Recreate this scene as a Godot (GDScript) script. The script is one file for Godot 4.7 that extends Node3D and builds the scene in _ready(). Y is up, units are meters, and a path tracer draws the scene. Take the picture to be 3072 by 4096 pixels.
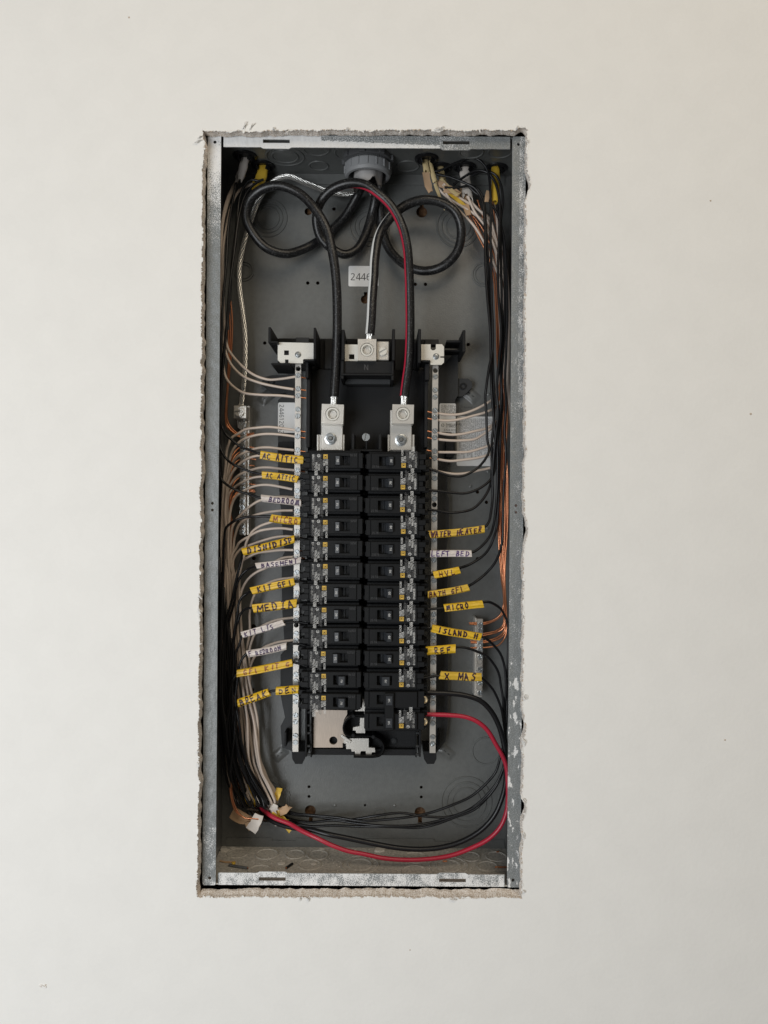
extends Node3D
# An open load centre set in a drywall opening. World axes: x right, y up, z out of the wall; z = 0 is the front of the steel trim flange.

const FOCAL := 2962.0            # the photograph's focal length in its own pixels
const DIST := 0.841              # metres from the lens to the flange plane
const ROLL := 0.0073             # the photographer held the phone this far off level
const XL := -0.2033              # the steel box: left, right, top, bottom, depth
const XR := 0.1581
const YT := 0.4275
const YB := -0.4253
const DEEP := -0.095

var M := {}
var names := {}
var rng := RandomNumberGenerator.new()
var sans: SystemFont
var speck := FastNoiseLite.new()
var cloud := FastNoiseLite.new()


class Shape:
	var v := PackedVector3Array()
	var n := PackedVector3Array()
	var t := PackedVector2Array()
	var ix := PackedInt32Array()

	func tri(a: Vector3, b: Vector3, c: Vector3) -> void:
		var nn := (b - a).cross(c - a)
		if nn.length_squared() < 1e-20:
			return
		nn = nn.normalized()
		var k := v.size()
		v.append_array([a, b, c])
		n.append_array([nn, nn, nn])
		t.append_array([Vector2(a.x, a.y), Vector2(b.x, b.y), Vector2(c.x, c.y)])
		ix.append_array([k, k + 2, k + 1])

	func quad(a: Vector3, b: Vector3, c: Vector3, d: Vector3) -> void:   # counter-clockwise as seen from outside
		tri(a, b, c)
		tri(a, c, d)

	# a box with chamfered edges, by its two corners
	func box(lo: Vector3, hi: Vector3, ch := 0.0003, xf := Transform3D()) -> void:
		var m := (lo + hi) * 0.5
		var h := (hi - lo).abs() * 0.5
		var c: float = minf(ch, minf(h.x, minf(h.y, h.z)) * 0.45)
		var s := [-1.0, 1.0]
		var f := func(sx, sy, sz, ax) -> Vector3:
			var k := Vector3(h.x - c, h.y - c, h.z - c)
			k[ax] = h[ax]
			return xf * (m + Vector3(sx * k.x, sy * k.y, sz * k.z))
		for ax in 3:
			var b: int = (ax + 1) % 3
			var d: int = (ax + 2) % 3
			for q in s:
				var g := func(p, r) -> Vector3:
					var w := [0.0, 0.0, 0.0]
					w[ax] = q
					w[b] = p
					w[d] = r
					return f.call(w[0], w[1], w[2], ax)
				if q > 0:
					quad(g.call(-1.0, -1.0), g.call(1.0, -1.0), g.call(1.0, 1.0), g.call(-1.0, 1.0))
				else:
					quad(g.call(-1.0, -1.0), g.call(-1.0, 1.0), g.call(1.0, 1.0), g.call(1.0, -1.0))
				for r in s:   # edge between face ax = q and face b = r
					var e := func(p, which) -> Vector3:
						var w := [0.0, 0.0, 0.0]
						w[ax] = q
						w[b] = r
						w[d] = p
						return f.call(w[0], w[1], w[2], which)
					if q * r > 0:
						quad(e.call(-1.0, ax), e.call(-1.0, b), e.call(1.0, b), e.call(1.0, ax))
					else:
						quad(e.call(-1.0, ax), e.call(1.0, ax), e.call(1.0, b), e.call(-1.0, b))
		for sx in s:
			for sy in s:
				for sz in s:
					var p: Vector3 = f.call(sx, sy, sz, 0)
					var q2: Vector3 = f.call(sx, sy, sz, 1)
					var r2: Vector3 = f.call(sx, sy, sz, 2)
					if sx * sy * sz > 0:
						tri(p, q2, r2)
					else:
						tri(p, r2, q2)

	# rings of points (same count each, counter-clockwise round the way they advance) joined into a smooth skin
	func skin(rings: Array, closed := true, caps := true, uvs := false) -> void:
		var w: int = rings[0].size()
		var base := v.size()
		for i in rings.size():
			var ring: PackedVector3Array = rings[i]
			var before: PackedVector3Array = rings[maxi(i - 1, 0)]
			var after: PackedVector3Array = rings[mini(i + 1, rings.size() - 1)]
			for j in w:
				var l: Vector3 = ring[(j + w - 1) % w] if closed or j > 0 else ring[j]
				var r: Vector3 = ring[(j + 1) % w] if closed or j < w - 1 else ring[j]
				var nn := (r - l).cross(after[j] - before[j])
				v.append(ring[j])
				n.append(nn.normalized() if nn.length_squared() > 1e-24 else Vector3(0, 0, 1))
				t.append(Vector2(float(i) / maxf(1, rings.size() - 1), float(j) / (w if closed else w - 1)))
		for i in rings.size() - 1:
			for j in (w if closed else w - 1):
				var a := base + i * w + j
				var b := base + i * w + (j + 1) % w
				ix.append_array([a, a + w, b, b, a + w, b + w])
		if caps and closed:
			for end in 2:
				var ring: PackedVector3Array = rings[0 if end == 0 else rings.size() - 1]
				var m := Vector3.ZERO
				for p in ring:
					m += p / w
				for j in w:
					if end == 0:
						tri(m, ring[(j + 1) % w], ring[j])
					else:
						tri(m, ring[j], ring[(j + 1) % w])

	func tube(path: PackedVector3Array, r: float, sides := 8, caps := true) -> void:
		skin(Shape.rings_of(path, r, r, sides), true, caps)

	static func frames(path: PackedVector3Array) -> Array:
		var out := []
		var nx := Vector3.ZERO
		for i in path.size():
			var tg := (path[mini(i + 1, path.size() - 1)] - path[maxi(i - 1, 0)]).normalized()
			if i == 0:
				nx = tg.cross(Vector3(0, 0, 1) if absf(tg.z) < 0.9 else Vector3(0, 1, 0)).normalized()
			nx = (nx - tg * nx.dot(tg)).normalized()
			out.append(Basis(nx, tg.cross(nx), tg))
		return out

	static func rings_of(path: PackedVector3Array, rx: float, ry: float, sides: int) -> Array:
		var fr := frames(path)
		var out := []
		for i in path.size():
			var ring := PackedVector3Array()
			for j in sides:
				var a := TAU * j / sides
				ring.append(path[i] + fr[i].x * cos(a) * rx + fr[i].y * sin(a) * ry)
			out.append(ring)
		return out

	# profile of (radius, along) pairs turned round the z of xf; sharp edges where flat is true
	func lathe(prof: Array, xf: Transform3D, seg := 20, flat := true) -> void:
		for i in prof.size() - 1:
			var a: Vector2 = prof[i]
			var b: Vector2 = prof[i + 1]
			var rings := []
			for p in [a, b]:
				var ring := PackedVector3Array()
				for j in seg:
					var an := TAU * j / seg
					ring.append(xf * Vector3(cos(an) * p.x, sin(an) * p.x, p.y))
				rings.append(ring)
			var base := v.size()
			for j in seg:
				var an := TAU * j / seg
				var d := Vector2(b.y - a.y, a.x - b.x).normalized()
				var nn := xf.basis * Vector3(cos(an) * d.x, sin(an) * d.x, d.y)
				for q in 2:
					v.append(rings[q][j])
					n.append(nn.normalized())
					t.append(Vector2(float(j) / seg, q))
			for j in seg:
				var k := base + j * 2
				var l := base + ((j + 1) % seg) * 2
				ix.append_array([k, k + 1, l, l, k + 1, l + 1])

	# an outline in the x-y plane made into a plate from z0 (back) to z1 (front)
	func prism(outline: PackedVector2Array, z0: float, z1: float, xf := Transform3D()) -> void:
		var p := outline
		if Geometry2D.is_polygon_clockwise(p):
			p = p.duplicate()
			p.reverse()
		var f := Geometry2D.triangulate_polygon(p)
		for i in range(0, f.size(), 3):
			var a := p[f[i]]
			var b := p[f[i + 1]]
			var c := p[f[i + 2]]
			if (b - a).cross(c - a) < 0:
				var s := b
				b = c
				c = s
			tri(xf * Vector3(a.x, a.y, z1), xf * Vector3(b.x, b.y, z1), xf * Vector3(c.x, c.y, z1))
			tri(xf * Vector3(a.x, a.y, z0), xf * Vector3(c.x, c.y, z0), xf * Vector3(b.x, b.y, z0))
		for i in p.size():
			var a := p[i]
			var b := p[(i + 1) % p.size()]
			quad(xf * Vector3(a.x, a.y, z0), xf * Vector3(b.x, b.y, z0), xf * Vector3(b.x, b.y, z1), xf * Vector3(a.x, a.y, z1))

	func add(o: Shape, xf: Transform3D) -> void:
		var k := v.size()
		for i in o.v.size():
			v.append(xf * o.v[i])
			n.append((xf.basis * o.n[i]).normalized())
			t.append(o.t[i])
		for i in o.ix:
			ix.append(i + k)

	func mesh() -> ArrayMesh:
		var a := []
		a.resize(Mesh.ARRAY_MAX)
		a[Mesh.ARRAY_VERTEX] = v
		a[Mesh.ARRAY_NORMAL] = n
		a[Mesh.ARRAY_TEX_UV] = t
		a[Mesh.ARRAY_INDEX] = ix
		var m := ArrayMesh.new()
		m.add_surface_from_arrays(Mesh.PRIMITIVE_TRIANGLES, a)
		return m


# ---- placing: a point read off the photograph, at a given depth z in millimetres
func at(px: float, py: float, z_mm: float) -> Vector3:
	var a := px - 1536.0
	var b := 2048.0 - py
	var z := z_mm * 0.001
	var s := (DIST - z) / FOCAL
	return Vector3((a * cos(ROLL) - b * sin(ROLL)) * s, (a * sin(ROLL) + b * cos(ROLL)) * s, z)


func mm(px: float, z_mm: float) -> float:   # a length in photograph pixels at that depth, in metres
	return px * (DIST - z_mm * 0.001) / FOCAL


func pbox(s: Shape, x0: float, y0: float, x1: float, y1: float, zf: float, zb: float, ch := 0.0004) -> void:
	var c := at((x0 + x1) * 0.5, (y0 + y1) * 0.5, zf)
	var h := Vector3(mm(x1 - x0, zf), mm(y1 - y0, zf), 0) * 0.5
	s.box(Vector3(c.x - h.x, c.y - h.y, zb * 0.001), Vector3(c.x + h.x, c.y + h.y, zf * 0.001), ch)


func outline(points: Array, z: float) -> PackedVector2Array:
	var out := PackedVector2Array()
	for p in points:
		var w := at(p[0], p[1], z)
		out.append(Vector2(w.x, w.y))
	return out


func smooth(raw: Array, per := 6) -> PackedVector3Array:   # raw: [px, py, z_mm] or Vector3
	var p := PackedVector3Array()
	for r in raw:
		p.append(r if r is Vector3 else at(r[0], r[1], r[2]))
	var out := PackedVector3Array()
	for i in p.size() - 1:
		var a := p[maxi(i - 1, 0)]
		var b := p[i]
		var c := p[i + 1]
		var d := p[mini(i + 2, p.size() - 1)]
		var l0 := maxf(sqrt((b - a).length()), 1e-4)   # centripetal, so that uneven spacing makes no loops
		var l1 := maxf(sqrt((c - b).length()), 1e-4)
		var l2 := maxf(sqrt((d - c).length()), 1e-4)
		var m1 := (c - b) if i == 0 else ((b - a) / l0 - (c - a) / (l0 + l1) + (c - b) / l1) * l1
		var m2 := (c - b) if i == p.size() - 2 else ((c - b) / l1 - (d - b) / (l1 + l2) + (d - c) / l2) * l1
		for k in per:
			var u := float(k) / per
			out.append((2 * u ** 3 - 3 * u ** 2 + 1) * b + (u ** 3 - 2 * u ** 2 + u) * m1 + (-2 * u ** 3 + 3 * u ** 2) * c + (u ** 3 - u ** 2) * m2)
	out.append(p[p.size() - 1])
	return out


# ---- naming and adding
func numbered(called: String) -> String:
	names[called] = names.get(called, -1) + 1
	return called if names[called] == 0 else "%s_%03d" % [called, names[called]]


func tag(o: Node3D, label: String, category: String, group := "", kind := "") -> void:
	if label:
		o.set_meta("label", label)
	if category:
		o.set_meta("category", category)
	if group:
		o.set_meta("group", group)
	if kind:
		o.set_meta("kind", kind)


func thing(called: String, base: Vector3, label: String, category: String, group := "") -> Node3D:
	var o := Node3D.new()
	o.name = numbered(called)
	add_child(o)
	o.position = base
	tag(o, label, category, group)
	return o


func part(s: Shape, called: String, m: Material, parent: Node3D, local := false) -> MeshInstance3D:
	var o := MeshInstance3D.new()
	o.mesh = s.mesh()
	o.material_override = m
	o.name = called
	parent.add_child(o, true)
	if not local and parent.get_parent() == self:
		o.position = -parent.position
	return o


func single(s: Shape, called: String, m: Material, label: String, category: String, group := "") -> MeshInstance3D:   # a thing that is one mesh
	var lo := s.v[0]
	for p in s.v:
		lo = lo.min(p)
	for i in s.v.size():
		s.v[i] -= lo
	var o := MeshInstance3D.new()
	o.mesh = s.mesh()
	o.material_override = m
	o.name = numbered(called)
	add_child(o)
	o.position = lo
	tag(o, label, category, group)
	return o


func structure(s: Shape, called: String, m: Material) -> MeshInstance3D:
	var o := part(s, numbered(called), m, self, true)
	o.set_meta("kind", "structure")
	return o


# a plate with true holes: outline in world x-y, holes [x, y, r] or [x, y, w, h]
func plate(called: String, points: PackedVector2Array, zf: float, thick: float, holes: Array, m: Material, parent: Node3D) -> CSGCombiner3D:
	var c := CSGCombiner3D.new()
	c.name = called
	parent.add_child(c, true)
	if parent.get_parent() == self:
		c.position = -parent.position
	var g := CSGPolygon3D.new()
	g.name = "sheet"
	var p := points
	if Geometry2D.is_polygon_clockwise(p):
		p = p.duplicate()
		p.reverse()
	g.polygon = p
	g.depth = thick
	g.position.z = zf
	g.material = m
	c.add_child(g)
	for h in holes:
		var o: CSGShape3D
		if h.size() == 3:
			o = CSGCylinder3D.new()
			o.radius = h[2]
			o.height = thick * 4.0
			o.sides = 20
			o.rotation.x = PI / 2
		else:
			o = CSGBox3D.new()
			o.size = Vector3(h[2], h[3], thick * 4.0)
		o.operation = CSGShape3D.OPERATION_SUBTRACTION
		o.position = Vector3(h[0], h[1], zf - thick * 0.5)
		o.name = "hole"
		o.material = m
		c.add_child(o, true)
	return c


func rect(x0: float, y0: float, x1: float, y1: float, r := 0.0) -> PackedVector2Array:
	if r <= 0.0:
		return PackedVector2Array([Vector2(x0, y0), Vector2(x1, y0), Vector2(x1, y1), Vector2(x0, y1)])
	var out := PackedVector2Array()
	for q in [[x1 - r, y1 - r, 0.0], [x0 + r, y1 - r, 0.5], [x0 + r, y0 + r, 1.0], [x1 - r, y0 + r, 1.5]]:
		for k in 5:
			var a: float = PI * (q[2] + 0.125 * k)
			out.append(Vector2(q[0] + cos(a) * r, q[1] + sin(a) * r))
	return out


func prect(x0: float, y0: float, x1: float, y1: float, z: float, r := 0.0) -> PackedVector2Array:
	var c := at((x0 + x1) * 0.5, (y0 + y1) * 0.5, z)
	var w := mm(x1 - x0, z) * 0.5
	var h := mm(y1 - y0, z) * 0.5
	return rect(c.x - w, c.y - h, c.x + w, c.y + h, r)


func phole(px: float, py: float, r_px: float, z: float) -> Array:
	var c := at(px, py, z)
	return [c.x, c.y, mm(r_px, z)]


func facing(p: Vector3, spin := 0.0) -> Transform3D:
	return Transform3D(Basis(Vector3(0, 0, 1), spin), p)


func down_axis(p: Vector3) -> Transform3D:   # a lathe whose axis points down
	return Transform3D(Basis(Vector3(1, 0, 0), Vector3(0, 0, 1), Vector3(0, -1, 0)), p)


# flat printed lettering, height = capital height
func print_text(s: Shape, words: String, height: float, xf: Transform3D, align := 0, bold := false) -> void:
	var tm := TextMesh.new()
	tm.text = words
	tm.font = sans
	tm.font_size = 32
	tm.pixel_size = height / 23.0
	tm.depth = 0.0
	tm.curve_step = 3.0
	tm.horizontal_alignment = HORIZONTAL_ALIGNMENT_LEFT if align == 0 else HORIZONTAL_ALIGNMENT_CENTER
	tm.vertical_alignment = VERTICAL_ALIGNMENT_CENTER
	var a := tm.get_mesh_arrays()
	if a.size() == 0 or a[Mesh.ARRAY_VERTEX] == null:
		return
	var k := s.v.size()
	var nn := xf.basis.z.normalized()
	for p in a[Mesh.ARRAY_VERTEX]:
		s.v.append(xf * p)
		s.n.append(nn)
		s.t.append(Vector2.ZERO)
	for i in a[Mesh.ARRAY_INDEX]:
		s.ix.append(i + k)
	if bold:
		print_text(s, words, height, xf.translated_local(Vector3(height * 0.08, 0, 0)), align)


# ---- materials
func srgb(r: float, g: float, b: float) -> Color:   # linear reflectance to a colour property
	return Color(r, g, b).linear_to_srgb()


func mat(called: String, c: Color, rough := 0.6, metal := 0.0, spec := 0.5) -> StandardMaterial3D:
	var m := StandardMaterial3D.new()
	m.resource_name = called
	m.albedo_color = c
	m.roughness = rough
	m.metallic = metal
	m.metallic_specular = spec
	M[called] = m
	return m


func noise_tex(seed_: int, freq: float, octaves := 4, size := 512, normal := false, bump := 2.0, ramp: Gradient = null, kind := FastNoiseLite.TYPE_SIMPLEX_SMOOTH) -> NoiseTexture2D:
	var f := FastNoiseLite.new()
	f.seed = seed_
	f.frequency = freq
	f.fractal_octaves = octaves
	f.noise_type = kind
	var t := NoiseTexture2D.new()
	t.width = size
	t.height = size
	t.seamless = true
	t.as_normal_map = normal
	t.bump_strength = bump
	if ramp:
		t.color_ramp = ramp
	t.noise = f
	return t


func ramp(stops: Array) -> Gradient:
	var g := Gradient.new()
	var o := PackedFloat32Array()
	var c := PackedColorArray()
	for s in stops:
		o.append(s[0])
		c.append(s[1])
	g.offsets = o
	g.colors = c
	return g


func tri_planar(m: StandardMaterial3D, tile: float) -> void:
	m.uv1_triplanar = true
	m.uv1_world_triplanar = true
	m.uv1_scale = Vector3.ONE / tile


func relief(m: StandardMaterial3D, t: Texture2D, amount: float) -> void:
	m.normal_enabled = true
	m.normal_texture = t
	m.normal_scale = amount


func grain(m: StandardMaterial3D, t: Texture2D) -> void:
	m.albedo_texture = t


func materials() -> void:
	sans = SystemFont.new()
	sans.font_names = PackedStringArray(["Droid Sans"])
	speck.seed = 5
	speck.frequency = 0.35
	speck.fractal_octaves = 2
	cloud.seed = 9
	cloud.frequency = 0.012
	cloud.fractal_octaves = 4

	var peel := noise_tex(11, 0.09, 3, 512, true, 3.0)       # fine orange peel
	var lumps := noise_tex(12, 0.03, 4, 512, true, 4.0)
	var w1 := noise_tex(21, 0.006, 5, 1024, false, 1.0, ramp([[0.0, Color(0.985, 0.985, 0.985)], [0.5, Color(0.993, 0.993, 0.993)], [1.0, Color(1, 1, 1)]]))

	var m := mat("wall_paint", srgb(0.83, 0.82, 0.79), 0.75, 0.0, 0.35)
	grain(m, w1)
	relief(m, noise_tex(13, 0.05, 3, 1024, true, 3.0), 0.10)
	tri_planar(m, 0.35)
	m = mat("gypsum", srgb(0.86, 0.82, 0.77), 0.95, 0.0, 0.2)
	grain(m, noise_tex(22, 0.05, 5, 512, false, 1.0, ramp([[0.0, Color(0.70, 0.62, 0.55)], [0.38, Color(0.86, 0.82, 0.78)], [0.52, Color(1, 1, 1)], [1.0, Color(1.0, 0.98, 0.95)]])))
	relief(m, lumps, 0.7)
	tri_planar(m, 0.06)
	mat("torn_paper", srgb(0.80, 0.78, 0.75), 0.9, 0.0, 0.2)
	mat("brown_paper", srgb(0.52, 0.44, 0.36), 0.9, 0.0, 0.2)
	m = mat("wood", srgb(0.24, 0.14, 0.07), 0.8)
	grain(m, noise_tex(23, 0.03, 4, 512, false, 1.0, ramp([[0.0, Color(0.55, 0.45, 0.36)], [1.0, Color(1, 1, 1)]])))
	tri_planar(m, 0.08)

	m = mat("box_paint", srgb(0.135, 0.140, 0.136), 0.31, 0.0, 0.55)     # grey enamel on steel
	grain(m, noise_tex(24, 0.012, 5, 1024, false, 1.0, ramp([[0.0, Color(0.93, 0.93, 0.93)], [0.5, Color(0.97, 0.97, 0.97)], [1.0, Color(1, 1, 1)]])))
	relief(m, peel, 0.14)
	tri_planar(m, 0.12)
	m = mat("dusty_paint", srgb(0.545, 0.53, 0.495), 0.75, 0.0, 0.35)     # the same enamel under a layer of building dust
	grain(m, noise_tex(25, 0.02, 5, 1024, false, 1.0, ramp([[0.0, Color(0.78, 0.78, 0.78)], [0.4, Color(0.9, 0.895, 0.885)], [0.6, Color(0.96, 0.955, 0.945)], [1.0, Color(1.0, 0.99, 0.97)]])))
	relief(m, lumps, 0.35)
	tri_planar(m, 0.10)
	m = mat("flange_paint", Color.WHITE, 0.48, 0.0, 0.5)
	grain(m, flange_image())
	relief(m, peel, 0.3)
	m.uv1_triplanar = true
	m.uv1_world_triplanar = true
	m.uv1_scale = Vector3(1 / 0.4, 1 / 0.9, 1 / 0.4)
	m.uv1_offset = Vector3(0.2133 / 0.4, -0.5, 0)

	m = mat("black_plastic", srgb(0.0115, 0.012, 0.0128), 0.38, 0.0, 0.27)  # breaker cases
	relief(m, peel, 0.15)
	tri_planar(m, 0.05)
	m = mat("base_plastic", srgb(0.017, 0.0175, 0.0185), 0.5, 0.0, 0.28)     # moulded interior base
	grain(m, noise_tex(26, 0.2, 3, 512, false, 1.0, ramp([[0.0, Color(0.8, 0.8, 0.8)], [0.68, Color(0.9, 0.9, 0.9)], [0.8, Color(1, 1, 1)], [1.0, Color(1, 1, 1)]])))
	relief(m, peel, 0.6)
	tri_planar(m, 0.05)
	m = mat("base_strip", srgb(0.032, 0.0335, 0.035), 0.55, 0.0, 0.36)        # the outer wings of the base, a greyer moulding
	relief(m, peel, 0.5)
	tri_planar(m, 0.05)
	mat("handle_plastic", srgb(0.033, 0.036, 0.041), 0.33, 0.0, 0.45)
	mat("print_white", srgb(0.72, 0.72, 0.70), 0.6)
	mat("print_fine", srgb(0.14, 0.14, 0.14), 0.6)
	mat("print_yellow", srgb(0.72, 0.46, 0.07), 0.55)
	mat("print_dark", srgb(0.03, 0.03, 0.03), 0.7)
	mat("moulded_mark", srgb(0.05, 0.05, 0.052), 0.5)
	mat("sticker", srgb(0.70, 0.70, 0.69), 0.4)

	m = mat("tinned", srgb(0.84, 0.825, 0.78), 0.29, 0.62, 0.6)    # tin-plated aluminium bars and lugs
	grain(m, noise_tex(27, 0.06, 4, 512, false, 1.0, ramp([[0.0, Color(0.8, 0.78, 0.75)], [0.4, Color(0.95, 0.94, 0.93)], [1.0, Color(1, 1, 1)]])))
	relief(m, lumps, 0.25)
	tri_planar(m, 0.03)
	m = mat("bar_metal", srgb(0.90, 0.885, 0.845), 0.27, 0.55, 0.6)
	grain(m, brushed_image())
	tri_planar(m, 0.025)
	m = mat("zinc", srgb(0.62, 0.65, 0.66), 0.25, 0.85, 0.5)
	m = mat("zinc_plate", srgb(0.88, 0.865, 0.82), 0.36, 0.4, 0.6)
	grain(m, noise_tex(28, 0.11, 3, 512, false, 1.0, ramp([[0.0, Color(0.66, 0.65, 0.63)], [0.4, Color(0.92, 0.92, 0.91)], [1.0, Color(1, 1, 1)]])))
	tri_planar(m, 0.04)
	m = mat("brushed", srgb(0.66, 0.575, 0.495), 0.38, 0.3, 0.5)
	grain(m, brushed_image())
	tri_planar(m, 0.05)
	mat("steel_dark", srgb(0.22, 0.22, 0.21), 0.35, 0.8, 0.5)
	mat("strand_metal", srgb(0.74, 0.73, 0.70), 0.24, 0.8, 0.5)
	m = mat("copper", srgb(0.62, 0.26, 0.135), 0.28, 0.8, 0.5)
	m = mat("wire_black", srgb(0.009, 0.009, 0.010), 0.34, 0.0, 0.42)
	relief(m, peel, 0.1)
	tri_planar(m, 0.03)
	m = mat("cable_black", srgb(0.0125, 0.0125, 0.013), 0.34, 0.0, 0.45)     # rubbery service conductors with scuffed chalky patches
	m.albedo_color = Color.WHITE
	m.albedo_texture = noise_tex(30, 0.025, 7, 1024, false, 1.0, ramp([[0.0, srgb(0.0075, 0.0075, 0.008)], [0.64, srgb(0.009, 0.009, 0.0095)], [0.68, srgb(0.02, 0.02, 0.021)], [0.74, srgb(0.07, 0.07, 0.07)], [0.85, srgb(0.15, 0.15, 0.15)]]))
	relief(m, lumps, 0.12)
	tri_planar(m, 0.06)
	mat("wire_white", srgb(0.575, 0.485, 0.415), 0.42, 0.0, 0.5)      # dingy off-white insulation
	mat("wire_red", srgb(0.40, 0.018, 0.042), 0.36, 0.0, 0.5)
	mat("stripe_red", srgb(0.46, 0.02, 0.05), 0.45)
	mat("stripe_white", srgb(0.72, 0.72, 0.70), 0.5)
	m = mat("sheath_yellow", srgb(0.66, 0.43, 0.045), 0.45)
	m = mat("sheath_tan", srgb(0.56, 0.44, 0.23), 0.55)
	mat("sheath_white", srgb(0.60, 0.55, 0.50), 0.5)
	mat("kraft", srgb(0.46, 0.31, 0.19), 0.85, 0.0, 0.3)
	m = mat("pvc_grey", srgb(0.235, 0.24, 0.245), 0.5)
	mat("pvc_dark", srgb(0.10, 0.103, 0.107), 0.45)
	m = mat("duct_grey", srgb(0.33, 0.32, 0.315), 0.65)
	mat("gold_terminal", srgb(0.60, 0.50, 0.34), 0.35, 0.85)
	mat("plaster", srgb(0.62, 0.59, 0.54), 0.9)


func brushed_image() -> ImageTexture:
	var im := Image.create(256, 256, false, Image.FORMAT_RGB8)
	var f := FastNoiseLite.new()
	f.seed = 3
	f.frequency = 0.5
	for y in 256:
		for x in 256:
			var k := 0.88 + 0.10 * f.get_noise_2d(x * 1.0, y * 0.02) + 0.03 * f.get_noise_2d(x * 3.0, y * 0.05 + 90.0)
			im.set_pixel(x, y, Color(k, k * 0.985, k * 0.97))
	return ImageTexture.create_from_image(im)


# galvanised trim with white wall paint sprayed and rolled over parts of it, speck by speck
func flange_image() -> ImageTexture:
	var w := 800
	var h := 1800
	var bare := srgb(0.155, 0.166, 0.168)
	var im := Image.create(w, h, false, Image.FORMAT_RGB8)
	im.fill(bare)
	var white := srgb(0.74, 0.74, 0.735)
	for y in h:
		var wy := 0.45 - (y + 0.5) / h * 0.9
		var band := wy > YT - 0.018 or wy < YB + 0.018
		for x in w:
			var wx := -0.2133 + (x + 0.5) / w * 0.4
			var lft := wx < XL + 0.019
			var rgt := wx > XR - 0.019
			if not (band or lft or rgt):
				continue
			var fine := speck.get_noise_2d(x, y)
			var big := cloud.get_noise_2d(x * 2.0, y * 2.0)
			var mid := cloud.get_noise_2d(x * 6.0 + 500.0, y * 2.2)        # smears run along the flange
			var c := bare.lerp(srgb(0.29, 0.305, 0.31), clampf(fine * 1.3 + 0.32, 0.0, 1.0))   # spangle
			var cover := -1.0
			if lft and wy > 0.2:
				cover = (wy - 0.345) * 14.0 + big * 0.5
			if lft and wy < -0.36:
				cover = -0.42 + big * 1.0 + mid * 0.5
			if rgt:
				cover = -0.72 + big * 0.8 + mid * 0.35
				if wx > XR - 0.007 and wy > 0.12:
					cover += 0.55
				if wy < -0.17:
					cover += 1.1 if mid + big * 0.6 > 0.36 else -0.05
			if wy > YT - 0.018 and not lft and not rgt:
				var e := (YT - wy) / 0.0137                   # 0 at the top edge, 1 at the inner edge
				cover = 1.2 - maxf(0.0, (wx + 0.05) * 11.0) + big * 0.35
				if wx > -0.075 and wx < 0.06:
					cover = minf(cover, 1.0) * 0.3 + (0.7 if e > 0.42 + (wx + 0.075) * 2.6 + mid * 0.1 else -0.45)
			if wy < YB + 0.018 and not lft and not rgt:
				cover = 0.42 + big * 0.8 + mid * 0.4
			var k := clampf((cover + fine * 1.15) * 2.2 + 0.2, 0.0, 1.0)
			im.set_pixel(x, y, c.lerp(white, k))
	return ImageTexture.create_from_image(im)


func _ready() -> void:
	rng.seed = 20
	# camera
	var cam := Camera3D.new()
	cam.name = "camera"
	cam.fov = rad_to_deg(2.0 * atan(2048.0 / FOCAL))
	cam.position = Vector3(0, 0, DIST)
	cam.rotation.z = ROLL
	cam.near = 0.02
	cam.far = 20.0
	add_child(cam)
	cam.current = true
	# the room's own soft light, and its exposure
	var env := Environment.new()
	env.background_mode = Environment.BG_COLOR
	env.background_color = srgb(0.085, 0.084, 0.08)
	env.tonemap_mode = Environment.TONE_MAPPER_LINEAR
	env.tonemap_exposure = 1.0
	env.sdfgi_enabled = true
	env.ssao_enabled = true
	env.ssil_enabled = true
	var we := WorldEnvironment.new()
	we.name = "room_light"
	we.environment = env
	add_child(we)
	area("window_light", Vector3(-1.1, -0.35, 1.85), Vector3(-0.25, -0.35, 0), Vector2(1.1, 1.5), Color(0.97, 0.985, 1.0), 3.55)
	area("ceiling_light", Vector3(0.8, 1.75, 1.9), Vector3(0, 0.0, 0), Vector2(2.0, 1.5), Color(1.0, 0.935, 0.835), 2.85)

	materials()
	surroundings()
	enclosure()
	interior_base()
	lugs()
	neutral_bars()
	ground_bars()
	stickers()
	breakers()
	service_cables()
	conduit_fitting()
	cable_entries()
	branch_wires()
	wire_tags()
	loose_bits()


func area(called: String, from: Vector3, to: Vector3, size: Vector2, c: Color, energy: float) -> void:
	var l := AreaLight3D.new()
	l.name = called
	l.area_size = size
	l.area_normalize_energy = true
	l.light_color = c
	l.light_energy = energy
	l.area_range = 8.0
	l.area_attenuation = 2.0
	l.shadow_enabled = true
	add_child(l)
	l.position = from
	l.look_at_from_position(from, to, Vector3(0, 1, 0))


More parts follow.
